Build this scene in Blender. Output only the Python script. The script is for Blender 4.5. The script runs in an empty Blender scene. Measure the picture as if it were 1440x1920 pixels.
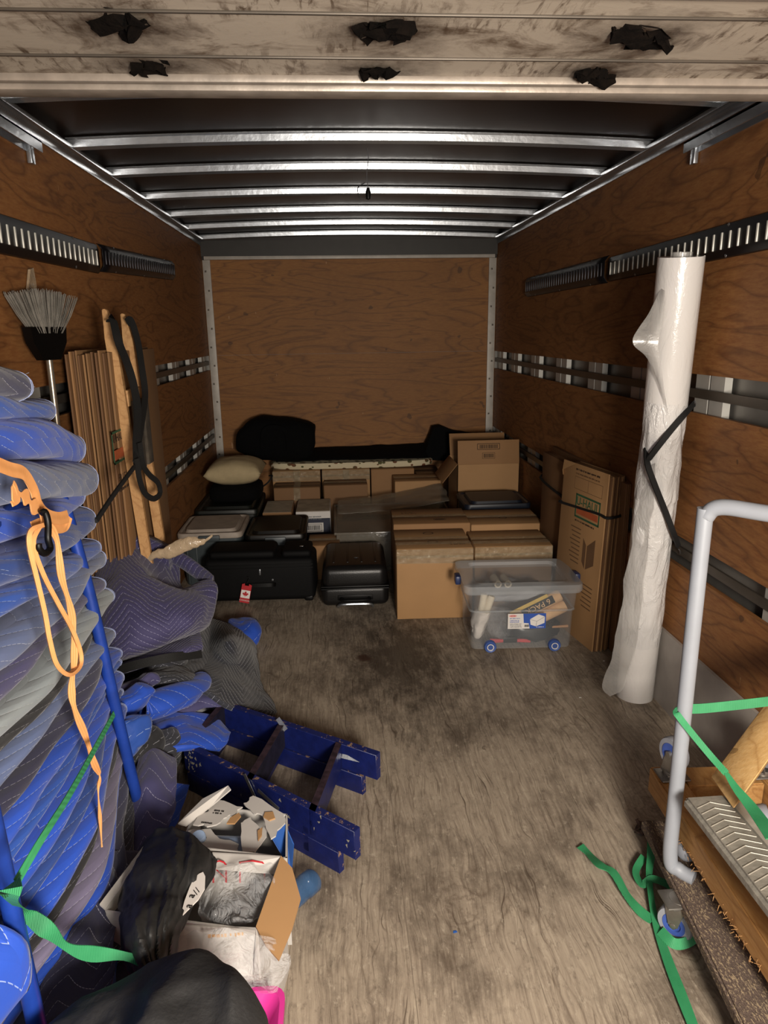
import bpy, bmesh, math, random
from mathutils import Vector, Matrix, noise
random.seed(7)
S = bpy.context.scene
C = bpy.context.collection
PI = math.pi
# ------------------------------------------------------------------ camera
YAW, PITCH, ROLL, FPX, CX, CZ = 0.0651, 0.253, -0.015, 1306.6, 1.018, 1.5267
_f = Vector((math.sin(YAW)*math.cos(PITCH), math.cos(YAW)*math.cos(PITCH), -math.sin(PITCH)))
_r0 = Vector((math.cos(YAW), -math.sin(YAW), 0)); _u0 = _r0.cross(_f)
_r = _r0*math.cos(ROLL) + _u0*math.sin(ROLL); _u = -_r0*math.sin(ROLL) + _u0*math.cos(ROLL)
cam = bpy.data.objects.new('camera', bpy.data.cameras.new('camera')); C.objects.link(cam)
cam.data.sensor_fit = 'HORIZONTAL'; cam.data.sensor_width = 36; cam.data.lens = 36*FPX/1440
cam.data.clip_start = 0.02
M4 = Matrix((( _r.x,_u.x,-_f.x,CX),(_r.y,_u.y,-_f.y,0),(_r.z,_u.z,-_f.z,CZ),(0,0,0,1)))
cam.matrix_world = M4
S.camera = cam
# ------------------------------------------------------------------ light
S.view_settings.view_transform = 'Standard'; S.view_settings.look = 'None'
S.view_settings.gamma = 1; S.view_settings.use_curve_mapping = False
S.view_settings.exposure = 0.06
w = bpy.data.worlds.new('world'); S.world = w; w.use_nodes = True
w.node_tree.nodes['Background'].inputs[0].default_value = (1.0, 0.93, 0.85, 1)
w.node_tree.nodes['Background'].inputs[1].default_value = 0.10
def area(name, loc, tgt, size, power, col, sizey=None):
    l = bpy.data.lights.new(name, 'AREA'); l.size = size; l.energy = power; l.color = col
    if sizey: l.shape = 'RECTANGLE'; l.size_y = sizey
    o = bpy.data.objects.new(name, l); C.objects.link(o); o.location = loc
    o.rotation_euler = (Vector(tgt)-Vector(loc)).to_track_quat('-Z', 'Y').to_euler()
    return o
area('key_light', (1.50, -.50, 1.30), (1.3, 2.6, 0.5), 0.34, 94, (1.0, 0.90, 0.78), 0.4)  # unseen key light, placed low behind the camera for the falloff indoors
area('soft_light', (1.0, -1.6, 1.45), (1.1, 2.5, 1.0), 0.9, 20, (1.0, 0.96, 0.92))
# ------------------------------------------------------------------ pixel helpers: where a sight line meets a real plane
def ray(px, py): return _f + _r*((px-720)/FPX) - _u*((py-960)/FPX)
CV = Vector((CX, 0, CZ))
def aty(px, py, y): d = ray(px, py); return CV + d*(y/d.y)
def atz(px, py, z): d = ray(px, py); return CV + d*((z-CZ)/d.z)
def atx(px, py, x): d = ray(px, py); return CV + d*((x-CX)/d.x)
# ------------------------------------------------------------------ materials
def lin(h):
    if isinstance(h, str):
        h = [int(h[i:i+2], 16)/255 for i in (0, 2, 4)]
        return tuple(c/12.92 if c <= .04045 else ((c+.055)/1.055)**2.4 for c in h)
    return tuple(h)
class NT:
    def __init__(s, name):
        s.m = bpy.data.materials.new(name); s.m.use_nodes = True
        s.t = s.m.node_tree; s.b = s.t.nodes['Principled BSDF']
    def n(s, typ, **kw):
        x = s.t.nodes.new(typ)
        for k, v in kw.items(): setattr(x, k, v)
        return x
    def l(s, a, b): s.t.links.new(a, b)
    def coord(s, kind='Object', scale=(1,1,1), loc=(0,0,0), rot=(0,0,0)):
        c = s.n('ShaderNodeTexCoord'); m = s.n('ShaderNodeMapping')
        m.inputs['Scale'].default_value = scale; m.inputs['Location'].default_value = loc; m.inputs['Rotation'].default_value = rot
        s.l(c.outputs[kind], m.inputs[0]); return m.outputs[0]
    def noise(s, co, scale, detail=4, rough=.55, dist=0):
        x = s.n('ShaderNodeTexNoise'); s.l(co, x.inputs['Vector'])
        x.inputs['Scale'].default_value = scale; x.inputs['Detail'].default_value = detail
        x.inputs['Roughness'].default_value = rough; x.inputs['Distortion'].default_value = dist
        return x.outputs[0]
    def math(s, op, a, b=None, c=None, clamp=False):
        x = s.n('ShaderNodeMath', operation=op, use_clamp=clamp)
        for i, v in enumerate((a, b, c)):
            if v is None: continue
            if isinstance(v, (int, float)): x.inputs[i].default_value = v
            else: s.l(v, x.inputs[i])
        return x.outputs[0]
    def ramp(s, fac, stops, interp='LINEAR'):
        x = s.n('ShaderNodeValToRGB'); x.color_ramp.interpolation = interp
        e = x.color_ramp.elements
        while len(e) < len(stops): e.new(.5)
        for i, (p, c) in enumerate(stops):
            e[i].position = p; c = lin(c); e[i].color = (c[0], c[1], c[2], 1)
        s.l(fac, x.inputs[0]); return x.outputs[0]
    def mix(s, fac, a, b, blend='MIX'):
        x = s.n('ShaderNodeMix', data_type='RGBA', blend_type=blend)
        if isinstance(fac, (int, float)): x.inputs[0].default_value = fac
        else: s.l(fac, x.inputs[0])
        for v, i in ((a, 6), (b, 7)):
            if isinstance(v, (tuple, str)): v = lin(v); x.inputs[i].default_value = (v[0], v[1], v[2], 1)
            else: s.l(v, x.inputs[i])
        return x.outputs[2]
    def col(s, v):
        if isinstance(v, (tuple, str)): v = lin(v); s.b.inputs['Base Color'].default_value = (v[0], v[1], v[2], 1)
        else: s.l(v, s.b.inputs['Base Color'])
    def rough(s, v):
        if isinstance(v, (int, float)): s.b.inputs['Roughness'].default_value = v
        else: s.l(v, s.b.inputs['Roughness'])
    def bump(s, h, dist=.002, strength=1.0):
        x = s.n('ShaderNodeBump'); x.inputs['Distance'].default_value = dist; x.inputs['Strength'].default_value = strength
        s.l(h, x.inputs['Height']); s.l(x.outputs[0], s.b.inputs['Normal'])
    def set(s, **kw):
        for k, v in kw.items(): s.b.inputs[k.replace('_', ' ')].default_value = v
def plain(name, c, rough=.6, metal=0, var=.12, scale=12, bump=0, bscale=60, **kw):
    """solid colour with slight procedural mottling"""
    m = NT(name); co = m.coord()
    f = m.noise(co, scale, 4); L = lin(c)
    m.col(m.mix(m.math('MULTIPLY', m.math('SUBTRACT', f, .35, clamp=True), 2, clamp=True), tuple(x*(1-var) for x in L), tuple(min(1, x*(1+var)) for x in L)))
    m.rough(rough); m.b.inputs['Metallic'].default_value = metal
    if bump: m.bump(m.noise(co, bscale, 3), bump)
    m.set(**kw); return m.m
def plywood(name, axis, base, dark, lightc, seed=0):
    m = NT(name)
    sc = {'y': (3.2, .55, 3.2), 'x': (.55, 3.2, 3.2)}[axis]
    co = m.coord(scale=sc, loc=(seed, seed*1.7, 0)); n1 = m.noise(co, 1.5, 3, .5, .6)
    rings = m.math('PINGPONG', m.math('MULTIPLY', n1, 22), 1)      # cathedral face grain = contours of a stretched noise
    rl = m.math('POWER', rings, 4)
    co2 = m.coord(scale=tuple(v*6 for v in sc)); fine = m.noise(co2, 6, 5, .65)
    big = m.noise(m.coord(scale=(1, 1, 1), loc=(seed, 3, 1)), 1.6, 3)
    c = m.mix(m.math('MULTIPLY', rl, .6), m.ramp(fine, [(.3, base), (.7, lightc)]), dark)
    c = m.mix(m.math('MULTIPLY', big, .5), c, dark)
    kn = m.noise(m.coord(scale=(1.3, 1.3, 1.3), loc=(seed+5, 1, 2)), 6, 2)
    c = m.mix(m.math('MULTIPLY', m.math('GREATER_THAN', kn, .735), .55), c, tuple(v*.3 for v in lin(dark)))
    scr = m.noise(m.coord(scale=(5, 9, 1.1), loc=(seed, 8, 2)), 5, 3)
    c = m.mix(m.math('MULTIPLY', m.math('GREATER_THAN', scr, .745), .5), c, 'c9a782')
    m.col(c); m.rough(.62); m.bump(fine, .0015, .5); return m.m
def cardboard(name, c='a98257', var=.08):
    m = NT(name); co = m.coord(); f = m.noise(co, 5, 3); g = m.noise(m.coord(scale=(4, 4, 40)), 3, 2)
    L = lin(c); k = m.mix(f, tuple(x*(1-var*2) for x in L), tuple(x*(1+var) for x in L))
    m.col(k); m.rough(.75); m.bump(g, .0006, .3); return m.m
def quilt(name, c, thread='cfd6e6', spacing=.10, amp=.06, period=.24, wear=.25, soil=.1, rough=.75, sheen=.3, flip=False, bd=.004):
    """quilted moving blanket: padded chevrons with rows of dashed thread, on UVs in metres"""
    m = NT(name)
    uv = m.coord('UV'); sp = m.n('ShaderNodeSeparateXYZ'); m.l(uv, sp.inputs[0])
    U, V = (sp.outputs[1], sp.outputs[0]) if flip else (sp.outputs[0], sp.outputs[1])
    wob = m.noise(uv, 5, 2)
    tri = m.math('MULTIPLY', m.math('PINGPONG', V, period/2), amp/(period/2)*2)
    w_ = m.math('DIVIDE', m.math('ADD', m.math('ADD', U, tri), m.math('MULTIPLY', wob, .03)), spacing)
    fr = m.math('FRACT', w_); ed = m.math('MINIMUM', fr, m.math('SUBTRACT', 1, fr))      # 0 at a seam
    line = m.math('LESS_THAN', ed, .0015/spacing)
    dash = m.math('LESS_THAN', m.math('FRACT', m.math('MULTIPLY', V, 75)), .72)
    th = m.math('MULTIPLY', line, dash)
    big = m.noise(m.coord(scale=(1, 1, 1)), 7, 4); L = lin(c)
    fab = m.mix(m.math('MULTIPLY', big, wear*2), tuple(x*.8 for x in L), tuple(min(1, x*1.25+.02) for x in L))
    so = m.noise(m.coord(loc=(3, 3, 3)), 9, 5)
    fab = m.mix(m.math('MULTIPLY', m.math('GREATER_THAN', so, .70), soil*3, clamp=True), fab, '1c1b20')
    m.col(m.mix(m.math('MULTIPLY', th, .6), fab, thread)); m.rough(rough)
    h = m.math('ADD', m.math('POWER', m.math('MULTIPLY', ed, 2), .45), m.math('MULTIPLY', m.noise(uv, 22, 4), .45))
    m.bump(h, bd, .6); m.set(Sheen_Weight=sheen, Sheen_Roughness=.5); return m.m
M = {}
def mk_floor():
    m = NT('worn_floor_boards')
    wv = m.noise(m.coord(scale=(2.2, .9, 1)), 2.2, 3)
    def wavy(sc, k):      # grain coordinates bent a little by a slow noise
        c = m.n('ShaderNodeSeparateXYZ'); m.l(m.coord(), c.inputs[0]); o = m.n('ShaderNodeCombineXYZ')
        m.l(m.math('MULTIPLY', m.math('ADD', c.outputs[0], m.math('MULTIPLY', wv, k)), sc[0]), o.inputs[0]); m.l(m.math('MULTIPLY', c.outputs[1], sc[1]), o.inputs[1]); return o.outputs[0]
    fine = m.noise(wavy((38, 1.7), .10), 3, 6, .72)
    c = m.ramp(fine, [(.28, '73675a'), (.45, '958878'), (.62, 'a99c8a'), (.8, 'bcb09d')])
    cr = m.noise(wavy((60, 1.1), .16), 2, 4, .6)
    c = m.mix(m.ramp(cr, [(.60, (0, 0, 0)), (.68, (.8, .8, .8))]), c, '4a3d31')
    n1 = m.noise(m.coord(scale=(3.4, .55, 1)), 1.5, 3, .5, .7)
    rings = m.math('PINGPONG', m.math('MULTIPLY', n1, 30), 1)
    msk = m.ramp(m.noise(m.coord(scale=(2, 1, 1), loc=(1, 7, 0)), 2.4, 2), [(.45, (0, 0, 0)), (.62, (1, 1, 1))])
    c = m.mix(m.math('MULTIPLY', m.math('MULTIPLY', m.math('POWER', rings, 5), msk), .6), c, '5b4c3e')
    dirt = m.noise(m.coord(scale=(1.6, 1.0, 1), loc=(4, 0, 0)), 2.6, 8, .74)
    c = m.mix(m.ramp(dirt, [(.47, (0, 0, 0)), (.66, (.72, .72, .72))]), c, '463b31')
    sp = m.noise(m.coord(scale=(11, 5, 1)), 5, 7, .78)
    c = m.mix(m.ramp(sp, [(.54, (0, 0, 0)), (.70, (.7, .7, .7))]), c, '4f4439')
    lt = m.noise(m.coord(scale=(13, 6, 1), loc=(9, 2, 0)), 4, 6, .78)
    c = m.mix(m.ramp(lt, [(.56, (0, 0, 0)), (.70, (.55, .55, .55))]), c, 'c8bca9')
    # trodden-in black stain in front of the boxes
    q = m.n('ShaderNodeVectorMath', operation='DISTANCE'); m.l(m.coord(scale=(2.6, 1.25, 0)), q.inputs[0]); q.inputs[1].default_value = (3.35, 3.85, 0)
    st = m.math('ADD', q.outputs['Value'], m.math('MULTIPLY', m.math('SUBTRACT', m.noise(m.coord(scale=(5, 2.2, 1)), 3, 7, .75), .5), 2.6))
    c = m.mix(m.ramp(st, [(.25, (.78, .78, .78)), (1.0, (0, 0, 0))]), c, '2f2720')
    # knots
    vo = m.n('ShaderNodeTexVoronoi'); m.l(m.coord(scale=(2.3, 1.9, 0), loc=(.1, .35, 0)), vo.inputs['Vector']); vo.inputs['Scale'].default_value = 1.0
    vo.inputs['Randomness'].default_value = 1.0; d = vo.outputs['Distance']
    dn = m.math('ADD', d, m.math('MULTIPLY', m.math('SUBTRACT', m.noise(m.coord(scale=(6, 6, 1)), 4, 4), .5), .12))
    kr = m.math('MULTIPLY', m.ramp(dn, [(.10, (1, 1, 1)), (.34, (0, 0, 0))]), m.math('MULTIPLY', m.math('POWER', m.math('PINGPONG', m.math('MULTIPLY', dn, 46), 1), 3), .6))
    c = m.mix(kr, c, '4a3a2d')
    c = m.mix(m.ramp(dn, [(.045, (.9, .9, .9)), (.075, (.45, .45, .45)), (.10, (0, 0, 0))]), c, '3b241a')
    px = m.n('ShaderNodeSeparateXYZ'); m.l(m.coord(), px.inputs[0])
    fx = m.math('FRACT', m.math('DIVIDE', m.math('ADD', px.outputs[0], .06), .305)); seam = m.math('LESS_THAN', m.math('MINIMUM', fx, m.math('SUBTRACT', 1, fx)), .004)
    c = m.mix(m.math('MULTIPLY', seam, .35), c, '3b3128')
    m.col(c); m.rough(.62)
    h = m.math('SUBTRACT', m.math('ADD', fine, m.math('MULTIPLY', cr, -.5)), seam); m.bump(h, .002, .7); return m.m
M['floor'] = mk_floor()
M['ply_side'] = plywood('side_wall_plywood', 'y', '84522a', '4c2a12', 'a0703f', 1)
M['ply_back'] = plywood('back_wall_plywood', 'x', '8a5722', '55300e', 'a26f32', 4)
M['card'] = cardboard('cardboard_tan')
M['card2'] = cardboard('cardboard_brown', '967049')
M['cardr'] = cardboard('cardboard_red_brown', '7f5d3c')
def edges_mat():
    m = NT('corrugated_edges'); co = m.coord(scale=(1, 1, 1)); f = m.noise(m.coord(scale=(150, 150, 6)), 1, 3)
    m.col(m.ramp(f, [(.35, '6a4a2c'), (.6, 'a5804f')])); m.rough(.85); m.bump(f, .002); return m.m
M['edge'] = edges_mat()
M['galv'] = plain('galvanised_steel', 'b4b8bd', .27, .9, .18, 9, .0008, 30)
M['alu'] = plain('aluminium_skin', 'b9bab8', .42, .7, .2, 3, .001, 8)
M['white_metal'] = plain('white_painted_metal', 'b9b3aa', .5, .1, .15, 14)
M['dark_metal'] = plain('black_painted_vent_metal', '17161a', .38, .4, .2)
M['roof'] = plain('dark_roof_skin', '1d130d', .38, .2, .3, 3, .001, 5)
M['blk_fab'] = plain('black_fabric', '050506', .9, 0, .2, 20, .001, 200, Specular_IOR_Level=.15)
M['blk_pl'] = plain('black_plastic', '050505', .45, 0, .2, Specular_IOR_Level=.25)
M['strap_blk'] = plain('black_webbing', '070707', .8, 0, .2, 30, .001, 300)
M['tape'] = None
def clearmat(name, c, alpha, rough=.15, bump=0, bs=40, **kw):
    m = NT(name); m.col(c); m.rough(rough); m.set(Alpha=alpha, **kw)
    if bump: m.bump(m.noise(m.coord(), bs, 4, .6, .8), bump)
    return m.m
M['tape'] = clearmat('clear_packing_tape', 'd8c6a4', .26, .10, .035, 34, Specular_IOR_Level=1.0, IOR=1.9)
M['tote'] = clearmat('clear_frosted_plastic', 'c3c8cc', .17, .25)
M['tote_lid'] = clearmat('cloudy_plastic_lid', 'b9bdc0', .42, .3)
M['wrap'] = clearmat('clear_plastic_wrap', 'e6e8ec', .13, .05, .05, 24, Specular_IOR_Level=1.0)
M['black'] = plain('ink_black', '121110', .8)
M['ink'] = plain('ink_brown', '3c2a1c', .85)
M['white'] = plain('white_card', 'd4cfca', .6, 0, .06)
M['red'] = plain('red_print', 'b5202a', .6)
M['green_print'] = plain('green_print', '2f5a3d', .7)
M['orange_print'] = plain('orange_print', 'b35a33', .7)
# ------------------------------------------------------------------ mesh helpers
def Rz(a): return Matrix.Rotation(a, 4, 'Z')
def Rx(a): return Matrix.Rotation(a, 4, 'X')
def Ry(a): return Matrix.Rotation(a, 4, 'Y')
def T(*v): return Matrix.Translation(Vector(v[0]) if len(v) == 1 else Vector(v))
class MB:
    def __init__(s): s.bm = bmesh.new(); s.uv = s.bm.loops.layers.uv.new('UVMap')
    def box(s, c, d, bev=0, mat=None, seg=2):
        g = bmesh.ops.create_cube(s.bm, size=1)['verts']
        for v in g: v.co = Vector((v.co.x*d[0], v.co.y*d[1], v.co.z*d[2]))
        if bev:
            es = list({e for v in g for e in v.link_edges})
            r = bmesh.ops.bevel(s.bm, geom=es, offset=bev, segments=seg, affect='EDGES', profile=.5)
            g = list({v for f in r['faces'] for v in f.verts} | {v for v in g if v.is_valid})
        X = T(*c) if mat is None else T(*c) @ mat
        for v in g: v.co = X @ v.co
        return s
    def b2(s, x0, x1, y0, y1, z0, z1, bev=0): return s.box(((x0+x1)/2, (y0+y1)/2, (z0+z1)/2), (x1-x0, y1-y0, z1-z0), bev)
    def poly(s, vs, fs):
        V = [s.bm.verts.new(v) for v in vs]
        for f in fs:
            try: s.bm.faces.new([V[i] for i in f])
            except ValueError: pass
        return s
    def prism(s, pts, n):
        """extrude a planar polygon (3-D points) by vector n"""
        n = Vector(n); k = len(pts); P = [Vector(p) for p in pts]
        return s.poly(P + [p+n for p in P], [list(range(k))[::-1], list(range(k, 2*k))] + [(i, (i+1) % k, (i+1) % k+k, i+k) for i in range(k)])
    def tube(s, pts, r, seg=10, closed=False):
        P = [Vector(p) for p in pts]; n = len(P); rings = []; up = None
        for i, p in enumerate(P):
            if closed: t = (P[(i+1) % n]-P[i-1])
            else: t = (P[min(i+1, n-1)]-P[max(i-1, 0)])
            t.normalize()
            if up is None: up = t.orthogonal().normalized()
            up = (up - t*up.dot(t)).normalized(); b = t.cross(up)
            rr = r[i] if isinstance(r, (list, tuple)) else r
            rings.append([s.bm.verts.new(p + (up*math.cos(a)+b*math.sin(a))*rr) for a in [2*PI*k/seg for k in range(seg)]])
        for i in range(n if closed else n-1):
            A, B = rings[i], rings[(i+1) % n]
            for k in range(seg): s.bm.faces.new((A[k], A[(k+1) % seg], B[(k+1) % seg], B[k]))
        if not closed: s.bm.faces.new(rings[0][::-1]); s.bm.faces.new(rings[-1])
        return s
    def lathe(s, prof, mat=None, seg=24):
        mat = mat or Matrix(); rings = []
        for (r, z) in prof: rings.append([s.bm.verts.new(mat @ Vector((r*math.cos(a), r*math.sin(a), z))) for a in [2*PI*k/seg for k in range(seg)]] if r > 1e-5 else [s.bm.verts.new(mat @ Vector((0, 0, z)))])
        for A, B in zip(rings, rings[1:]):
            for k in range(seg):
                a, b = (A[k % len(A)], A[(k+1) % len(A)]), (B[k % len(B)], B[(k+1) % len(B)])
                f = [a[0]] + ([a[1]] if len(A) > 1 else []) + ([b[1]] if len(B) > 1 else []) + [b[0]]
                if len(f) > 2: s.bm.faces.new(f)
        return s
    def ribbon(s, pts, width, thick, nrm):
        """flat strap: pts centre line, nrm one normal or one for each point"""
        P = [Vector(p) for p in pts]; n = len(P); rows = []
        for i, p in enumerate(P):
            t = (P[min(i+1, n-1)]-P[max(i-1, 0)]).normalized()
            N = Vector(nrm[i]) if isinstance(nrm, list) else Vector(nrm)
            N = (N - t*N.dot(t)).normalized(); b = t.cross(N)
            wd = width[i] if isinstance(width, list) else width
            rows.append([s.bm.verts.new(p+b*wd/2*q+N*thick/2*k) for q, k in ((-1, -1), (1, -1), (1, 1), (-1, 1))])
        for A, B in zip(rows, rows[1:]):
            for k in range(4): s.bm.faces.new((A[k], A[(k+1) % 4], B[(k+1) % 4], B[k]))
        s.bm.faces.new(rows[0][::-1]); s.bm.faces.new(rows[-1]); return s
    def grid(s, fn, nu, nv, uvs=(1, 1), closev=False):
        V = [[s.bm.verts.new(fn(i/nu, j/nv)) for j in range(nv if closev else nv+1)] for i in range(nu+1)]
        W = nv if closev else nv+1
        for i in range(nu):
            for j in range(nv):
                q = [(i, j), (i+1, j), (i+1, j+1), (i, j+1)]
                f = s.bm.faces.new([V[a][b % W] for a, b in q])
                for lp, (a, b) in zip(f.loops, q): lp[s.uv].uv = (a/nu*uvs[0], b/nv*uvs[1])
        return V
    def obj(s, name, mat, parent=None, smooth=True, ang=40, loc=None):
        bmesh.ops.recalc_face_normals(s.bm, faces=s.bm.faces)
        me = bpy.data.meshes.new(name); s.bm.to_mesh(me); s.bm.free()
        for m_ in (mat if isinstance(mat, list) else [mat]): me.materials.append(m_)
        me.polygons.foreach_set('use_smooth', [smooth]*len(me.polygons))
        if smooth: me.set_sharp_from_angle(angle=math.radians(ang))
        o = bpy.data.objects.new(name, me); C.objects.link(o)
        if parent: o.parent = parent
        if loc: o.location = loc
        return o
def thing(name, label, cat, loc=(0, 0, 0), rz=0, group=None):
    o = bpy.data.objects.new(name, None); C.objects.link(o); o.empty_display_size = .05
    o.location = loc; o.rotation_euler = (0, 0, rz); return tag(o, label, cat, group)
def tag(o, label, cat, group=None):
    o['label'] = label; o['category'] = cat
    if group: o['group'] = group
    return o
def struct(name, mb, mat, parent=None, **kw):
    o = mb.obj(name, mat, parent, **kw)
    if not parent: o['kind'] = 'structure'
    return o
def centre(o):
    """put a top-level mesh's origin at the middle of its base"""
    vs = [v.co for v in o.data.vertices]
    c = Vector(((min(v.x for v in vs)+max(v.x for v in vs))/2, (min(v.y for v in vs)+max(v.y for v in vs))/2, min(v.z for v in vs)))
    o.data.transform(T(-c)); o.location = c; return o
def text(name, s, size, mat, X, parent, sx=1, ext=.0004, align='CENTER'):
    """lettering as a thin mesh; X places the text plane (local x right, y up, z out)"""
    cu = bpy.data.curves.new(name, 'FONT'); cu.body = s; cu.size = size; cu.extrude = ext; cu.align_x = align; cu.align_y = 'CENTER'
    o = bpy.data.objects.new(name+'_tmp', cu); C.objects.link(o)
    dg = bpy.context.evaluated_depsgraph_get(); me = bpy.data.meshes.new_from_object(o.evaluated_get(dg))
    bpy.data.objects.remove(o); bpy.data.curves.remove(cu)
    me.transform(X @ Matrix.Diagonal((sx, 1, 1, 1))); me.materials.clear(); me.materials.append(mat)
    q = bpy.data.objects.new(name, me); C.objects.link(q); q.parent = parent; return q
FRONT = Rx(PI/2)          # text plane facing -y (towards the camera)
def cat(P, t, closed=False):
    """Catmull-Rom through points"""
    n = len(P); f = t*(n-1); i = min(int(f), n-2); u = f-i
    p0, p1, p2, p3 = P[max(i-1, 0)], P[i], P[i+1], P[min(i+2, n-1)]
    return .5*((2*p1)+(p2-p0)*u+(2*p0-5*p1+4*p2-p3)*u*u+(3*p1-p0-3*p2+p3)*u**3)
def curve(pts, n=24):
    P = [Vector(p) for p in pts]; return [cat(P, i/n) for i in range(n+1)]
def sheet(name, rows, mat, parent=None, thick=.012, nu=28, nv=28, size=(1, 1), bump=.012, bs=6, seed=0, fold=0):
    """draped cloth: a smooth surface through a grid of control points, rumpled, with real thickness"""
    R_ = [[Vector(p) for p in r] for r in rows]
    def fn(u, v):
        col = [cat(r, v) for r in R_]; p = cat(col, u)
        e = min(1, 4*min(u, 1-u)+.3)
        if fold: p = p + Vector((.2, -.6, .7))*fold*((1-abs(noise.noise(Vector((u*2.2+v, v*9-u*3, seed))))*3)+.5*(1-abs(noise.noise(Vector((u*9, v*3+u*4, seed+4))))*3))
        q = p*bs + Vector((seed*3.1, seed, 0))
        return p + noise.noise_vector(q)*bump*e + noise.noise_vector(q*2.7)*bump*.45 + Vector((.3, -.6, .7))*(abs(noise.noise(q*1.6))*bump*1.1)
    mb = MB(); mb.grid(fn, nu, nv, size)
    o = mb.obj(name, mat, parent)
    md = o.modifiers.new('solid', 'SOLIDIFY'); md.thickness = thick; md.offset = 0
    return o
def blob(mb, c, r, rot=None, p=2.6, nu=28, nv=20, bump=.02, bs=5, seed=0, uvs=(1, 1), flat=None, fold=0):
    """soft closed lump: rumpled superellipsoid"""
    rot = rot or Matrix(); c = Vector(c)
    def sg(x, e): return math.copysign(abs(x)**e, x)
    def fn(u, v):
        th = (u-.5)*PI*.999; ph = v*2*PI; e = 2/p
        q = Vector((r[0]*sg(math.cos(th), e)*sg(math.cos(ph), e), r[1]*sg(math.cos(th), e)*sg(math.sin(ph), e), r[2]*sg(math.sin(th), e)))
        w_ = c + rot @ q; s_ = w_*bs + Vector((seed*5.3, seed*2.1, seed))
        w_ = w_ + noise.noise_vector(s_)*bump + noise.noise_vector(s_*2.6)*bump*.4
        if fold: w_ = w_ + (rot @ Vector((0, -.4, .9)))*fold*((1-abs(noise.noise(w_*7+Vector((seed, 0, 0))))*3)+.5*(1-abs(noise.noise(w_*15))*3))
        if flat is not None: w_.z = max(w_.z, flat)
        return w_
    V = mb.grid(fn, nv, nu, uvs, closev=True); return mb
# ================================================================== THE SETTING: inside of the truck box
W, D, H, Y0 = 2.34, 5.86, 2.237, .0
WALLT = .018
struct('floor', MB().b2(0, W, Y0, D, -.03, 0), M['floor'], smooth=False)
# left wall: plywood sheets with open strips that show ribs and skin
def side_wall(name, x, sgn, gaps, y1=D, y0=Y0):
    mb = MB(); z = 0; xo = x-sgn*WALLT if False else x
    xs = sorted((x, x+sgn*WALLT))
    for (a, b) in gaps + [(H, H)]:
        mb.b2(xs[0], xs[1], y0, y1, z, a); z = b
    return struct(name, mb, M['ply_side'], smooth=False)
gl = [(.65, .775), (1.245, 1.36)]; gr = [(.617, .735), (1.22, 1.36)]
side_wall('wall_left', 0, -1, gl); side_wall('wall_right', W, 1, gr)
# outer skin and ribs behind the strips
def skin(name, x, sgn, gaps):
    mb = MB()
    for a, b in gaps:
        mb.b2(*sorted((x+sgn*.062, x+sgn*.066)), Y0, D, a-.12, b+.12)
        mb.b2(*sorted((x+sgn*WALLT, x+sgn*.066)), Y0, D, a-.125, a-.12)
        mb.b2(*sorted((x+sgn*WALLT, x+sgn*.066)), Y0, D, b+.12, b+.125)
        mb.b2(*sorted((x, x+sgn*.066)), D, D+.01, a-.125, b+.125); mb.b2(*sorted((x+sgn*WALLT, x+sgn*.066)), Y0-.01, Y0, a-.125, b+.125)
    struct(name, mb, M['dark_skin'], smooth=False)
M['dark_skin'] = plain('grey_wall_skin', '77746f', .45, .5, .25, 6)
skin('wall_left_skin', 0, -1, gl); skin('wall_right_skin', W, 1, gr)
M['rib'] = plain('aluminium_rib', 'b8b6b0', .5, .35, .12, 8)
M['bar'] = plain('dull_steel_bar', '5b544c', .45, .6, .2, 8)
nt = 1
def trim(mb, mat, **kw):
    global nt
    o = struct('trim_%d' % nt, mb, mat, **kw); nt += 1; return o
for x, sgn, gaps in ((0, -1, gl), (W, 1, gr)):
    for gi, (a, b) in enumerate(gaps):
        mb = MB()
        for y in (5.74, 5.27, 4.72, 4.16, 3.60, 3.04) + ((1.90,) if gi == 0 else (2.46,)):
            for dy in (-.052, .052): mb.b2(*sorted((x+sgn*.022, x+sgn*.05)), y+dy-.046, y+dy+.046, a-.05, b+.05)
        trim(mb, M['rib'], smooth=False)
        m_ = (a+b)/2
        trim(MB().b2(*sorted((x+sgn*.004, x+sgn*.016)), Y0, D, m_-.017, m_+.017, .003), M['bar'])
# rub board low on the right
mb = MB(); mb.prism([(W-.001, 2.62, 0), (W-.001, 2.62, .325), (W-.001, Y0, .335), (W-.001, Y0, 0)], (-.012, 0, 0))
M['rub'] = plain('grey_rub_plate', 'a9a29b', .55, .1, .25, 5)
trim(mb, M['rub'], smooth=False)
struct('wall_back', MB().b2(0, W, D, D+.018, 0, 1.36).b2(0, W, D, D+.018, 1.3615, 2.095), M['ply_back'], smooth=False)
trim(MB().b2(0, W, D-.02, D, 2.115, H-.004), plain('grey_header', '33312e', .5, .3), smooth=False)
trim(MB().b2(.02, W-.02, D-.03, D, 2.09, 2.116, .003), M['white_metal'])
# corner posts with screw holes
for cx in (.034, W-.034):
    mb = MB(); mb.b2(cx-.03, cx+.03, D-.012, D, 0, 2.09, .003); p = trim(mb, M['white_metal'])
    sc = MB()
    for k in range(14): sc.box((cx+.008*(-1)**k, D-.0135, .12+k*.145), (.014, .004, .014), .0015)
    sc.obj('screw', M['bar'], p)
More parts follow.
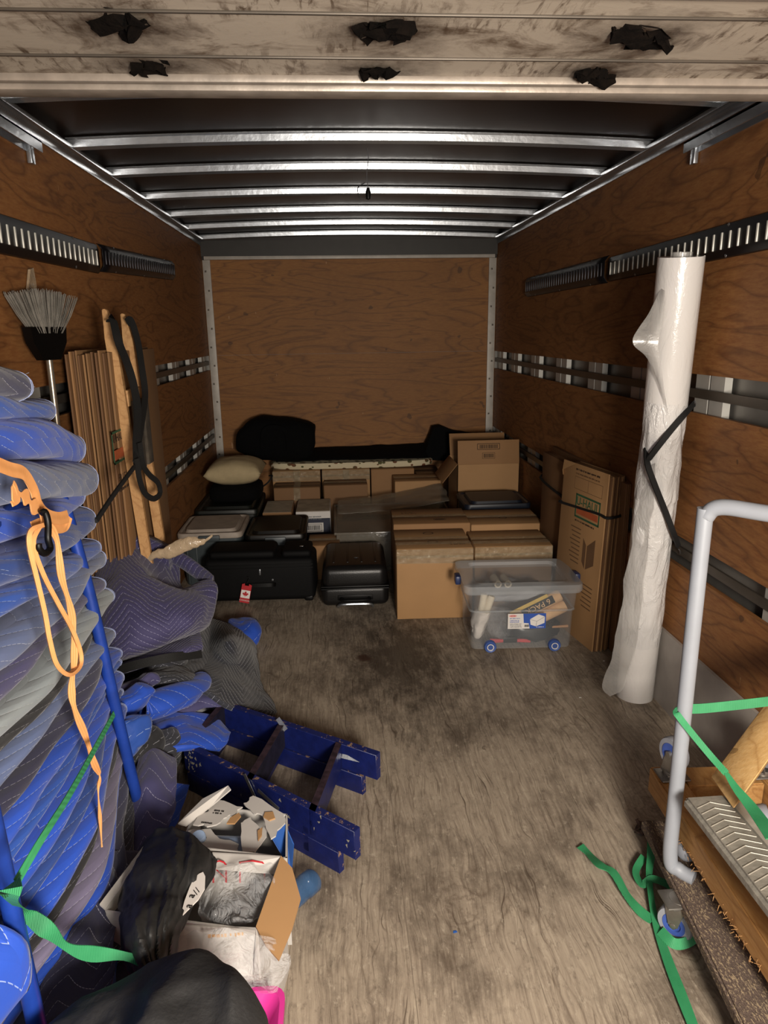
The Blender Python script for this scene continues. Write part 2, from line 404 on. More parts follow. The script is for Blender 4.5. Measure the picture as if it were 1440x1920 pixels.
# ceiling skin with a slight crown, roof bows, side rails
def crown(x): return .028*(1-((x-W/2)/(W/2))**2)
mb = MB()
xs = [W*i/16 for i in range(17)]
for i in range(16):
    a, b = xs[i], xs[i+1]
    mb.poly([(a, Y0, H+.03+crown(a)), (b, Y0, H+.03+crown(b)), (b, D, H+.03+crown(b)), (a, D, H+.03+crown(a)), (a, Y0, H+.04+crown(a)), (b, Y0, H+.04+crown(b)), (b, D, H+.04+crown(b)), (a, D, H+.04+crown(a))],
            [(0, 1, 2, 3), (4, 5, 6, 7), (0, 1, 5, 4), (2, 3, 7, 6)])
mb.b2(0, W, D, D+.02, 2.09, H+.08); mb.b2(-.02, 0, Y0, D, H, H+.05); mb.b2(W, W+.02, Y0, D, H, H+.05)
bmesh.ops.remove_doubles(mb.bm, verts=mb.bm.verts, dist=1e-5)
struct('ceiling', mb, M['roof'])
for k, y in enumerate((2.47, 3.05, 3.55, 4.13, 4.71, 5.25, 5.79)):
    mb = MB()      # hat-section roof bow
    prof = [(-.034, 0), (-.034, .004), (-.018, .004), (-.014, -.022), (.014, -.022), (.018, .004), (.034, .004), (.034, 0), (.022, -.002), (.017, -.026), (-.017, -.026), (-.022, -.002)]
    prof = [(-.040, .020), (-.020, .020), (-.016, -.004), (-.010, -.010), (-.004, -.004), (.004, -.004), (.010, -.010), (.016, -.004), (.020, .020), (.040, .020), (.040, .024), (-.040, .024)]
    def fn(u, v):
        x = .015+(W-.03)*u; a, b = prof[int(round(v*len(prof))) % len(prof)]
        return Vector((x, y+a*1.05, H+b+crown(x)))
    mb.grid(fn, 24, len(prof), closev=True)
    trim(mb, M['galv'], ang=25)
for x, s_ in ((0, 1), (W, -1)):
    mb = MB(); mb.b2(*sorted((x, x+s_*.035)), Y0, D, H-.012, H+.004, .002); mb.b2(*sorted((x, x+s_*.008)), Y0, D, H-.045, H-.01, .002)
    p = trim(mb, M['galv'])
# vent strips: dark pressed plates with slots
M['slot'] = plain('bright_bare_louvre_metal', 'd8d6cc', .35, .2, .08)
M['slot_dull'] = plain('dull_louvre_metal', '2c2b30', .4, .5, .1)
def vent(label, x, sgn, y0, y1, z0, z1, dz0, dz1, n, bright, bow):
    """pressed plate fixed to the wall, dz = height change along its length"""
    t = thing('vent_strip', label, 'vent', (x, (y0+y1)/2, (z0+z1)/2))
    yc, zc = (y0+y1)/2, (z0+z1)/2
    def Z(y, z): f = (y-y0)/(y1-y0); return z + dz0*(1-f)+dz1*f
    mb = MB(); prof = [(0, -.5), (.006, -.47), (bow, -.30), (bow, .30), (.006, .47), (0, .5)]
    def fn(u, v):
        y = y0+(y1-y0)*u; i = v*(len(prof)-1); a, b = prof[int(round(i))]
        return Vector((-sgn*(a+.001), y-yc, Z(y, (z0+z1)/2+b*(z1-z0))-zc))
    mb.grid(fn, 12, len(prof)-1)
    o = mb.obj('plate', M['dark_metal'], t)
    md = o.modifiers.new('s', 'SOLIDIFY'); md.thickness = .002; md.offset = 0
    mat = M['slot'] if bright else M['slot_dull']; me = None
    for i in range(n):
        y = y0+.035+(y1-y0-.07)*i/(n-1); zz = Z(y, (z0+z1)/2)-zc
        if me is None:
            o = MB().box((0, 0, 0), (.006, .009, (z1-z0)*.50), .002).obj('louvre', mat, t); me = o.data
        else:
            o = bpy.data.objects.new('louvre', me); C.objects.link(o); o.parent = t
        o.location = (-sgn*(bow+.003), y-yc, zz)
    for q in (.15, .5, .85):
        for e in (-.44, .44):
            y = y0+(y1-y0)*q
            MB().lathe([(0, .003), (.005, .002), (.007, 0)], T(-sgn*.009, y-yc, Z(y, (z0+z1)/2+e*(z1-z0))-zc) @ Ry(-sgn*PI/2), 8).obj('screw', M['galv'], t)
    return t
vent('black vent strip with bright slots on the left wall above the broom', 0, -1, 1.35, 3.27, 1.79, 1.91, -.03, .0, 36, True, .012)
vent('darker bulging vent strip high on the left wall above the wooden rails', 0, -1, 3.29, 4.74, 1.80, 1.915, .0, .065, 30, False, .022)
vent('black vent strip with bright slots on the right wall behind the plastic roll', W, 1, 1.35, 3.42, 1.752, 1.862, .004, -.008, 40, True, .012)
vent('darker bulging vent strip high on the right wall beyond the plastic roll', W, 1, 3.44, 4.88, 1.738, 1.862, .002, .004, 32, False, .022)
# tracks of the roll-up door, one at each side
for x, s_, lab in ((0, 1, 'l'), (W, -1, 'r')):
    mb = MB(); mb.box((x+s_*.025, 1.62, 2.165), (.05, 2.1, .006)); mb.box((x+s_*.048, 1.62, 2.150), (.004, 2.1, .036)); mb.box((x+s_*.003, 1.62, 2.150), (.006, 2.1, .036))
    p = trim(mb, M['galv'], smooth=False)
    MB().box((x+s_*.012, 2.66, 2.14), (.016, .03, .09), .002).obj('bracket', M['galv'], p)
# roll-up door, open under the roof
def door_mat():
    m = NT('stained_white_door_panel')
    a = m.noise(m.coord(scale=(2.2, 3.5, 3)), 2.2, 7, .72, .9); b = m.noise(m.coord(scale=(26, 5, 5), rot=(0, 0, .35)), 2.2, 5, .7, .5)
    near = m.noise(m.coord(scale=(1.5, 3, 1), loc=(7, 1, 0)), 2, 3)
    c = m.mix(m.ramp(a, [(.50, (0, 0, 0)), (.64, (.8, .8, .8))]), 'a3998b', '463320')
    c = m.mix(m.math('MULTIPLY', m.ramp(b, [(.50, (0, 0, 0)), (.62, (.9, .9, .9))]), m.ramp(near, [(.45, (0, 0, 0)), (.6, (1, 1, 1))])), c, '402d1b')
    nz = m.math('MULTIPLY', m.math('SUBTRACT', m.noise(m.coord(scale=(5, 5, 5)), 3, 7, .75), .5), .22)
    for px, py in ((222, 46), (722, 60), (1200, 68), (282, 125), (708, 135), (1120, 138)):      # brown seepage round each rotted spot
        p = atz(px, py, 2.02); q = m.n('ShaderNodeVectorMath', operation='DISTANCE'); m.l(m.coord(scale=(1, 1.3, 0)), q.inputs[0]); q.inputs[1].default_value = (p.x, p.y*1.3, 0)
        c = m.mix(m.ramp(m.math('ADD', q.outputs['Value'], nz), [(.03, (.95, .95, .95)), (.075, (.5, .5, .5)), (.15, (0, 0, 0))]), c, '2c1c10')
    m.col(c); m.rough(.5); m.bump(a, .001); return m.m
M['door'] = door_mat(); M['door_rail'] = plain('dirty_door_rail', '9b9186', .42, .35, .25, 16, .0008, 40)
zd = 2.02
dr = struct('door_1', MB().b2(.06, W-.06, Y0, 1.60, zd, zd+.03), M['door'], smooth=False)
for (y, wdt, dp) in ((1.605, .05, .022), (1.565, .018, .014), (1.155, .055, .016)):
    MB().b2(.06, W-.06, y-wdt/2, y+wdt/2, zd-dp, zd+.005, .005).obj('rail', M['door_rail'], dr)
for y in (1.275, 1.46): MB().b2(.06, W-.06, y-.003, y+.003, zd-.004, zd+.001, .001).obj('seam', M['bar'], dr)
M['rust'] = plain('black_brown_rot', '0d0805', .95, 0, .6, 40, .004, 90, Specular_IOR_Level=.1)
for (px, py, r1, r2, a) in ((222, 46, .062, .040, -.5), (722, 60, .05, .045, 0), (1200, 68, .080, .034, .6), (282, 125, .046, .030, -.2), (708, 135, .036, .034, 0), (1120, 138, .050, .026, .5)):
    p = atz(px, py, zd-.002); mb = MB(); blob(mb, p, (r1, r2, .006), Rz(a), 2, 20, 10, .022, 38, px)
    mb.obj('rotted_patch', M['rust'], dr)
# wire hanging from a roof bow
t = tag(MB().tube(curve([(1.17, 3.05, 2.24), (1.175, 3.05, 2.2), (1.168, 3.05, 2.14), (1.172, 3.05, 2.09)], 10), .0016, 6).obj('hanging_wire', M['galv']), 'thin wire with a black plug hanging from the second roof bow', 'wire')
MB().lathe([(0, 0), (.009, .004), (.011, .03), (.006, .045), (0, .046)], T(1.172, 3.05, 2.045), 10).tube(curve([(1.172, 3.05, 2.06), (1.14, 3.05, 2.05), (1.13, 3.05, 2.09), (1.16, 3.05, 2.11)], 10), .002, 6).obj('plug', M['blk_pl'], t)
def scrib(parent, X, wd, ht, rows, mat, seed=1, name='print'):
    """print too small to read: rows of short broken marks"""
    mb = MB(); r = random.Random(seed); lh = ht/rows
    for k in range(rows):
        x = -wd/2; z = ht/2-lh*(k+.5); end = wd/2*r.uniform(.55, 1)
        while x < end:
            b = lh*r.uniform(.15, .5); mb.box((x+b/2, z+lh*r.uniform(-.04, .04), .0003), (b, lh*r.uniform(.38, .55), .0004)); x += b+lh*r.choice((.10, .12, .14, .4))
    bmesh.ops.transform(mb.bm, matrix=X, verts=mb.bm.verts); return mb.obj(name, mat, parent, smooth=False)
M['ink2'] = plain('faint_brown_print', '6d4f33', .85)
# ================================================================== BOXES, TOTES AND CASES AT THE FAR END
def carton(label, x0, x1, y0, y1, h, z0=0, mat=None, rz=0, tape='top', marks=(), name='cardboard_box', group=None, gloss=1):
    mat = mat or M['card']; w_, d_ = x1-x0, y1-y0
    t = thing(name, label, 'box', ((x0+x1)/2, (y0+y1)/2, z0), rz, group)
    mb = MB(); mb.box((0, 0, h/2), (w_, d_, h), .004)
    mb.obj('carton', mat, t)
    f = MB()          # the two top flaps meet on a centre line
    f.box((0, -d_/4-.001, h+.0012), (w_-.004, d_/2-.004, .0024), .0008); f.box((0, d_/4+.001, h+.0012), (w_-.004, d_/2-.004, .0024), .0008)
    f.obj('flap', mat, t)
    if tape:
        tm = MB(); e = .0036
        def wav(p, q, n, up):
            """slightly wrinkled tape strip from p to q"""
            P, Q = Vector(p), Vector(q); pts = [P+(Q-P)*(i/14)+Vector(up)*(.0010+abs(noise.noise((P+Q*i)*7))*.0016) for i in range(15)]
            tm.ribbon(pts, n, .0003, up)
        if 'top' in tape: wav((-w_/2, 0, h+e), (w_/2, 0, h+e), .05, (0, 0, 1))
        if 'long' in tape: wav((0, -d_/2, h+e), (0, d_/2, h+e), .05, (0, 0, 1)); wav((0, -d_/2-.002, h), (0, -d_/2-.002, h-.10), .05, (0, -1, 0))
        if 'rim' in tape:
            wav((-w_/2, -d_/2-.002, h-.025), (w_/2, -d_/2-.002, h-.025), .05, (0, -1, 0))
            wav((-w_/2, -d_/2-.0035, h-.055), (w_/2, -d_/2-.0035, h-.06), .045, (0, -1, 0)); wav((-w_/2, -d_/4, h+e), (w_/2, -d_/4, h+e), .05, (0, 0, 1))
        tm.obj('tape', M['tape'], t)
    for (s, size, where, u, v) in marks:
        X = (T(u*w_, -d_/2-.0008, v*h) @ FRONT) if where == 'front' else T(u*w_, v*d_, h+.0032)
        if s == '#': barcode(t, X, size)
        elif s == 'o': MB().lathe([(size*.8, 0), (size, 0), (size, .0005), (size*.8, .0005), (size*.8, 0)], X @ Matrix.Diagonal((1.4, 1, 1, 1)), 24).obj('print', M['ink'], t)
        elif s == '~': scrib(t, X, size*3.2, size, 1, M['ink2'])
        elif s == '~~': scrib(t, X, size*3, size*1.4, 2, M['ink2'])
    return t
def barcode(parent, X, wd, mat=None, hh=.45, frame=True):
    mb = MB(); r = random.Random(3); x = -wd*.40
    while x < wd*.40:
        b = wd*r.choice((.012, .02, .035)); mb.box((x, 0, .0004), (b, wd*hh*.66, .0004)); x += b+wd*r.choice((.015, .03))
    if frame:
        for y in (-.5, .5): mb.box((0, y*wd*hh, .0004), (wd, wd*.025, .0004))
        for q in (-.5, .5): mb.box((q*wd, 0, .0004), (wd*.025, wd*hh, .0004))
    bmesh.ops.transform(mb.bm, matrix=X, verts=mb.bm.verts)
    return mb.obj('barcode', mat or M['ink'], parent, smooth=False)
carton('large tan cardboard box with wrinkled tape along its top edge, left of the clear tote', 1.318, 1.73, 3.53, 3.90, .40, tape='top rim', rz=-.03,
       marks=(('o', .022, 'top', .0, -.18), ('o', .022, 'top', -.02, .28), ('~~', .03, 'top', .33, -.3)))
carton('flat brown cardboard box lid with printed marks, behind the tape-rimmed box', 1.335, 1.79, 3.935, 4.29, .425, tape='top', rz=-.03, mat=M['card2'],
       marks=(('~', .035, 'top', .0, -.05), ('#', .07, 'top', .12, -.25), ('~~', .035, 'top', -.25, .2)))
carton('cardboard box directly behind the clear wheeled tote', 1.755, 2.185, 3.60, 3.91, .375, tape='top rim', rz=-.03)
carton('cardboard box with a shiny tape seam, second behind the clear wheeled tote', 1.80, 2.235, 3.945, 4.30, .405, tape='top', rz=-.03, marks=(('o', .018, 'top', 0, -.1),))
# blue-grey tote behind them
M['navy_pl'] = plain('dark_blue_plastic', '161c28', .45)
def tub(label, x0, x1, y0, y1, h, body, lid, z0=0, latch=None, dome=.012, name='storage_tote', ribs=True):
    w_, d_ = x1-x0, y1-y0
    t = thing(name, label, 'storage tote', ((x0+x1)/2, (y0+y1)/2, z0))
    mb = MB(); tp = .9
    prof = [(.0, .86, 0), (.0, .9, .02), (.0, .955, h-.05), (.0, .965, h-.03)]
    def ring(s, z, r=.04, inset=0):
        out = []; a, b = w_/2*s-inset, d_/2*s-inset
        for cx, cy, a0 in ((1, 1, 0), (-1, 1, 90), (-1, -1, 180), (1, -1, 270)):
            for k in range(5):
                an = math.radians(a0+k*22.5); out.append((cx*(a-r)+r*math.cos(an), cy*(b-r)+r*math.sin(an), z))
        return out
    def loft(rings, mb):
        V = [[mb.bm.verts.new(p) for p in r] for r in rings]
        for A, B in zip(V, V[1:]):
            for k in range(20): mb.bm.faces.new((A[k], A[(k+1) % 20], B[(k+1) % 20], B[k]))
        mb.bm.faces.new(V[0][::-1]); mb.bm.faces.new(V[-1])
    loft([ring(.84, 0), ring(.86, .012), ring(.93, h-.06), ring(.955, h-.055), ring(.955, h-.035)], mb)
    if ribs:
        for q in (-.36, -.22, .22, .36): mb.box((q*w_, -d_/2*.9, h*.45), (.012, .014, h*.8), .004)
    mb.obj('tub', body, t)
    mb = MB(); loft([ring(.985, h-.036), ring(1, h-.032), ring(1, h-.008), ring(.985, h), ring(.93, h+.001), ring(.89, h-.008), ring(.80, h-.008), ring(.76, h+dome)], mb)
    mb.obj('lid', lid, t)
    if latch:
        MB().box((0, -d_/2-.004, h-.03), (.13, .02, .035), .006).obj('latch', latch, t)
    return t
M['greytub'] = plain('slate_grey_plastic', '3f484c', .5); M['lid_w'] = plain('dusty_white_plastic', 'a89c90', .55, 0, .2, 10)
M['lid_g'] = plain('dark_green_plastic', '0d120e', .45); M['lid_k'] = plain('brown_black_plastic', '0b0806', .4); M['bluegrey'] = plain('grey_plastic', '596064', .45)
tub('slate storage tote with dusty white lid, behind the black soft suitcase', .0+.012, .41, 4.17, 4.62, .345, M['greytub'], M['lid_w'], latch=M['greytub'])
tub('grey storage tote with black lid, right of the white-lidded tote', .415, .80, 4.24, 4.73, .30, M['bluegrey'], M['lid_k'], latch=M['bluegrey'])
tub('very dark green storage tote under the cream cushion', .012, .455, 4.72, 5.28, .35, M['lid_g'], M['lid_g'])
tub('dark blue storage tote behind the taped boxes, in front of the open box', 1.83, 2.27, 4.34, 4.72, .43, M['navy_pl'], M['navy_pl'])
# white boxes with a navy printed front, and a small carton before them
t = carton('low white-topped carton with handwriting, left of the navy-fronted carton', .47, .675, 4.82, 5.18, .295, mat=M['card2'], tape=None, marks=(('~~', .03, 'top', -.1, .0),))
MB().box((-.0, 0, .2982), (.195, .35, .0012)).obj('paper_cover', plain('dirty_white_paper', 'b5a893', .7, 0, .25, 12), t)
t = carton('carton with navy barcode front and dirty white top, among the back boxes', .705, .95, 4.80, 5.18, .30, mat=M['white'], tape=None)
MB().box((0, 0, .3032), (.235, .37, .0012)).obj('paper_cover', plain('dirty_white_top', 'b0a28c', .7, 0, .3, 14), t)
M['navy'] = plain('navy_print', '1d2238', .6)
MB().box((0, -.1908, .13), (.24, .0012, .245), .0).obj('front_print', M['navy'], t)
MB().box((.0, -.1922, .185), (.14, .0012, .07)).obj('barcode_label', M['white'], t); barcode(t, T(0, -.1935, .185) @ FRONT, .115, M['black'])
scrib(t, T(0, -.1922, .256) @ FRONT, .17, .034, 2, M['bluegrey'], 4)
carton('small cardboard box between the black-lidded tote and the hard suitcase', .81, 1.01, 4.22, 4.48, .225, mat=M['card2'], tape='top')
# back row under the ironing board
carton('back-row cardboard box with crinkled tape, below the black duffel', .495, .87, 5.45, 5.80, .47, tape='long rim')
carton('back-row cardboard box with a broad tape strip, middle of the row', .885, 1.265, 5.45, 5.80, .47, tape='long rim')
carton('back-row cardboard box partly behind the smaller box, right of the row', 1.275, 1.62, 5.45, 5.80, .465, tape='top', mat=M['card2'])
carton('plain cardboard box in front of the back row, right of middle', 1.44, 1.79, 5.15, 5.42, .425, tape='top')
carton('low flat cardboard box in front of the leftmost back-row box', .52, .87, 5.22, 5.43, .385, tape='long', mat=M['cardr'])
carton('low flat cardboard box in front of the middle back-row box', .90, 1.235, 5.22, 5.43, .395, tape='top', mat=M['cardr'])
carton('low cardboard box at the back between the totes and the cream cushion', .475, .60, 5.19, 5.215, .36, tape=None, mat=M['cardr']) if False else None
carton('cardboard box at the back wall under the small black bundle', 1.64, 1.84, 5.45, 5.80, .42, tape=None, mat=M['cardr'])
# large open box
def open_box():
    x0, x1, y0, y1, h = 1.865, 2.315, 4.85, 5.25, .60
    t = thing('open_cardboard_box', 'tall cardboard box with its front flap standing open, by the right wall', 'box', ((x0+x1)/2, (y0+y1)/2, 0))
    w_, d_ = x1-x0, y1-y0; mb = MB(); th = .005
    mb.b2(-w_/2, w_/2, -d_/2, -d_/2+th, 0, h).b2(-w_/2, w_/2, d_/2-th, d_/2, 0, h).b2(-w_/2, -w_/2+th, -d_/2, d_/2, 0, h).b2(w_/2-th, w_/2, -d_/2, d_/2, 0, h).b2(-w_/2, w_/2, -d_/2, d_/2, 0, .01)
    mb.obj('carton', M['card'], t, smooth=False)
    a = .14      # front flap leans back a little
    f = MB().box((0, 0, .085), (w_-.006, .004, .17), .0015); o = f.obj('flap', M['card2'], t); o.location = (0, -d_/2+.004, h); o.rotation_euler = (-a, 0, 0)
    barcode(o, T(0, -.0028, .06) @ FRONT, .09)
    barcode(o, T(0, -.0028, .125) @ FRONT, .16, hh=.25)
    f = MB().box((-.085, 0, 0), (.17, d_-.02, .004), .0015); o = f.obj('flap', M['card2'], t); o.location = (-w_/2, 0, h); o.rotation_euler = (0, -.9, 0)
    f = MB().box((0, 0, .085), (w_-.02, .004, .17), .0015); o = f.obj('flap', M['card2'], t); o.location = (0, d_/2-.004, h); o.rotation_euler = (-.35, 0, 0)
    return t
open_box()
# clear under-bed bin
M['clear2'] = clearmat('clear_smoky_plastic', '8d867a', .45, .14, .004, 12, Specular_IOR_Level=.9)
t = thing('clear_plastic_bin', 'long clear plastic bin with a loose clear lid, behind the hard suitcase', 'storage bin', (1.40, 4.72, 0))
mb = MB()
for (a, b, c, d) in ((-.41, .40, -.38, -.374), (-.41, .40, .374, .38), (-.41, -.404, -.38, .38), (.394, .40, -.38, .38)): mb.b2(a, b, c, d, 0, .27, .002)
mb.b2(-.41, .40, -.38, .38, 0, .006); mb.obj('bin', M['clear2'], t)
mb = MB().b2(-.425, .415, -.395, -.375, .258, .275, .006); mb.b2(-.425, .415, .375, .395, .258, .275, .006).b2(-.425, -.405, -.38, .38, .258, .275, .006).b2(.395, .415, -.38, .38, .258, .275, .006)
mb.obj('rim', M['clear2'], t)
MB().b2(-.405, .395, -.37, .37, .262, .27, .003).obj('lid', M['clear2'], t)
o = sheet('clear_sheet', [[(-.40, .0, .30), (0, .02, .31), (.39, .03, .36)], [(-.40, .2, .33), (0, .2, .335), (.40, .22, .38)], [(-.38, .38, .31), (0, .40, .34), (.38, .4, .41)]], M['clear2'], t, .002, 20, 20, bump=.012)
tag(centre(MB().box((1.16, 4.62, .10), (.2, .25, .17), .05, seg=4).obj('teal_bundle', plain('teal_cloth', '26414a', .8))), 'dark teal cloth bundle inside the long clear bin', 'cloth')
tag(centre(blob(MB(), (1.28, 4.45, .09), (.12, .06, .08), p=2.4, seed=4).obj('tan_bundle', plain('tan_cloth', '8b7a66', .8))), 'small tan cloth bundle inside the long clear bin', 'cloth')
# ironing board along the back wall
def iron_mat():
    m = NT('floral_cotton'); vo = m.n('ShaderNodeTexVoronoi'); m.l(m.coord(scale=(20, 20, 28)), vo.inputs['Vector'])
    vo.inputs['Scale'].default_value = 1.0; k = m.math('LESS_THAN', vo.outputs['Distance'], .36)
    g = m.noise(m.coord(), 30, 2); m.col(m.mix(k, 'cfc3a4', m.ramp(g, [(.4, '4c4f2c'), (.6, '6b4028')]))); m.rough(.8); return m.m
t = thing('ironing_board', 'ironing board with cream floral cover lying along the back wall on the boxes', 'ironing board', (1.13, 5.63, .476))
mb = MB(); n = 28; top = []
for i in range(n):
    a = 2*PI*i/n; c, s_ = math.cos(a), math.sin(a); top.append((.66*math.copysign(abs(c)**.55, c), .155*math.copysign(abs(s_)**.6, s_)))
V = [[mb.bm.verts.new((x*q, y*q, z)) for x, y in top] for q, z in ((.98, 0), (1, .008), (1, .038), (.98, .046))]
for A, B in zip(V, V[1:]):
    for k in range(n): mb.bm.faces.new((A[k], A[(k+1) % n], B[(k+1) % n], B[k]))
mb.bm.faces.new(V[0][::-1]); mb.bm.faces.new(V[-1]); mb.obj('padded_cover', iron_mat(), t)
mb = MB(); mb.tube([(-.62, .02, .058), (.62, .03, .056)], .011).tube([(-.62, .10, .058), (.60, .06, .056)], .011).tube([(.60, -.02, .062), (.60, .10, .062)], .009)
mb.obj('leg', M['blk_pl'], t)
tag(centre(sheet('black_cover', [[(.52, 5.50, .54), (1.1, 5.49, .545), (1.74, 5.5, .54)], [(.52, 5.6, .565), (1.1, 5.6, .575), (1.74, 5.6, .57)], [(.5, 5.75, .60), (1.1, 5.78, .60), (1.74, 5.78, .61)]], M['blk_fab'], None, .008, 16, 30, bump=.008)), 'flat black cover lying on the floral ironing board', 'cover')
# black duffel and small black bundle
t = thing('duffel_bag', 'large slack black duffel bag on top of the ironing board by the left post', 'bag', (.53, 5.6, .54))
mb = MB(); prof = [(-.315, .08, .23), (-.30, .03, .28), (-.22, 0, .335), (-.10, -.02, .36), (.03, -.03, .345), (.16, -.045, .33), (.26, -.02, .315), (.305, .06, .30), (.31, .12, .26)]
def fn(u, v):
    i = u*(len(prof)-1); k = min(int(i), len(prof)-2); f = i-k; a, b = prof[k], prof[k+1]
    x = a[0]+(b[0]-a[0])*f; z0 = a[1]+(b[1]-a[1])*f+.02; z1 = a[2]+(b[2]-a[2])*f
    e = math.sin(PI*min(1, max(0, u)))**.35; an = v*2*PI; cc, ss = math.cos(an), math.sin(an); cc = math.copysign(abs(cc)**.6, cc); ss = math.copysign(abs(ss)**.6, ss)
    p = Vector((x, .15*e*cc, (z0+z1)/2+(z1-z0)/2*ss*max(e, .75))); return p + noise.noise_vector(p*7)*.014
mb.grid(fn, 30, 28, closev=True); bmesh.ops.holes_fill(mb.bm, edges=mb.bm.edges); mb.obj('bag_body', M['blk_fab'], t)
MB().ribbon(curve([(-.1, -.165, .12), (-.08, -.19, .26), (0, -.19, .29), (.09, -.19, .25), (.1, -.165, .1)], 16), .03, .004, (0, -1, 0)).obj('handle', M['blk_fab'], t)
mb = MB(); mb.prism([(1.715, 5.60, .55), (1.80, 5.60, .765), (1.86, 5.60, .775), (2.02, 5.6, .72), (2.16, 5.60, .70), (2.14, 5.60, .50), (1.75, 5.6, .50)], (0, .14, 0))
bmesh.ops.subdivide_edges(mb.bm, edges=mb.bm.edges, cuts=3, use_grid_fill=True)
for v in mb.bm.verts: v.co += noise.noise_vector(v.co*9)*.012
tag(centre(mb.obj('folded_black_bag', M['blk_fab'])), 'small folded black bag propped on boxes at the back, left of the open box', 'bag')
# cushion on a black case
t = thing('padded_case', 'soft black case on the dark green tote, under the cream cushion', 'case', (.27, 5.04, .362))
blob(MB(), (0, 0, .062), (.185, .20, .062), p=4, bump=.006, flat=.001).obj('case_body', M['blk_fab'], t)
MB().tube(curve([(.17, .12, .05), (.22, .10, .09), (.25, .14, .13), (.22, .2, .12)], 12), .006, 6).obj('cord', M['strap_blk'], t)
def pillow(name, label, c, w_, d_, h, mat, rz=0, seed=1):
    mb = MB()
    def half(sg):
        def fn(u, v):
            a, b = 2*u-1, 2*v-1; r = max(0, (1-abs(a)**2.6))*max(0, (1-abs(b)**2.6)); ex = 1-.08*(abs(a)*abs(b))**2+.0
            k = .05*(1-abs(a))*b*b
            p = Vector((a*w_/2*(1-.06*(1-b*b)), b*d_/2*(1-.06*(1-a*a)), sg*h/2*r**.42))
            return p + noise.noise_vector(p*14+Vector((seed, 0, 0)))*.007*r
        mb.grid(fn, 20, 20)
    half(1); half(-1); bmesh.ops.remove_doubles(mb.bm, verts=mb.bm.verts, dist=.0015)
    o = mb.obj(name, mat, None, ang=75); o.location = c; o.rotation_euler = (0, 0, rz); return tag(o, label, 'cushion')
pillow('cushion', 'cream square cushion lying on the soft black case by the left wall', (.27, 5.08, .565), .40, .44, .19, plain('cream_cotton', 'b3a27e', .85, 0, .1, 14, .002, 40))
# soft suitcase with a Canada tag
t = thing('soft_suitcase', 'black fabric suitcase with red luggage tag, lying flat beside the quilted blankets', 'suitcase', (.545, 3.99, 0), -.03)
M['case_fab'] = plain('black_ballistic_nylon', '060607', .7, 0, .2, 30, .0008, 300, Specular_IOR_Level=.2)
MB().box((0, 0, .14), (.64, .27, .26), .035, seg=4).obj('case_body', M['case_fab'], t)
MB().box((-.10, 0, .285), (.38, .22, .05), .022, seg=4).obj('pocket', M['case_fab'], t)
MB().box((.215, 0, .285), (.17, .22, .045), .02, seg=4).obj('pocket', M['case_fab'], t)
mb = MB()
for z in (.235, .215): mb.ribbon([(-.31, -.1365, z), (.31, -.1365, z)], .006, .003, (0, -1, 0))
mb.obj('piping', M['blk_pl'], t)
MB().ribbon(curve([(-.09, -.136, .115), (-.06, -.155, .12), (.06, -.155, .12), (.09, -.136, .115)], 10), .022, .008, (0, -1, .1)).obj('handle', M['blk_pl'], t)
MB().box((.005, -.145, .195), (.010, .006, .035), .002).obj('zip_pull', M['galv'], t)
MB().lathe([(0, .005), (.006, .004), (.007, 0)], T(.075, -.137, .145) @ Rx(PI/2), 10).obj('stud', M['galv'], t)
MB().box((.24, -.02, .3085), (.022, .016, .002), .001).obj('badge', M['galv'], t)
for sx in (-.28, .28): MB().box((sx, -.118, .022), (.05, .03, .035), .01).obj('foot', M['blk_pl'], t)
g = thing('luggage_tag', 'red and white luggage tag reading CANADA hanging from the black fabric suitcase', 'luggage tag', (.447, 3.822, .02))
tagX = T(0, 0, 0) @ Ry(.22)
mb = MB(); mb.prism([tagX @ Vector(p) for p in ((-.028, 0, -.0), (.028, 0, .0), (.028, 0, .112), (.012, 0, .118), (.012, 0, .106), (-.012, 0, .106), (-.012, 0, .118), (-.028, 0, .112))], (0, .003, 0)); mb.obj('card', M['red'], g, smooth=False)
mb = MB(); mb.prism([tagX @ Vector(p) for p in ((-.026, -.0006, .03), (.026, -.0006, .03), (.026, -.0006, .078), (-.026, -.0006, .078))], (0, .0005, 0)); mb.obj('white_band', plain('white_vinyl', 'e8e4e0', .5), g, smooth=False)
half = [(0, 22), (2.6, 16), (5.6, 17.5), (4.8, 8), (9.5, 12.5), (10.5, 9.5), (16, 10.8), (14, 6), (16.5, 4.5), (8.5, -2), (9.6, -5.5), (1, -4), (1, -12)]
leaf = [(x, z) for x, z in half] + [(-x, z) for x, z in half[::-1][:-1]]
mb = MB(); mb.prism([tagX @ Vector((x*.0011, -.0012, .050+z*.0011)) for x, z in leaf], (0, .0005, 0)); mb.obj('maple_leaf', M['red'], g, smooth=False)
text('lettering', 'CANADA', .014, M['white'], tagX @ T(0, -.0008, .015) @ FRONT, g)
MB().tube(curve([(.022, 0, .115), (.04, -.002, .15), (.03, .002, .155)], 8), .002, 6).obj('loop', M['strap_blk'], g)
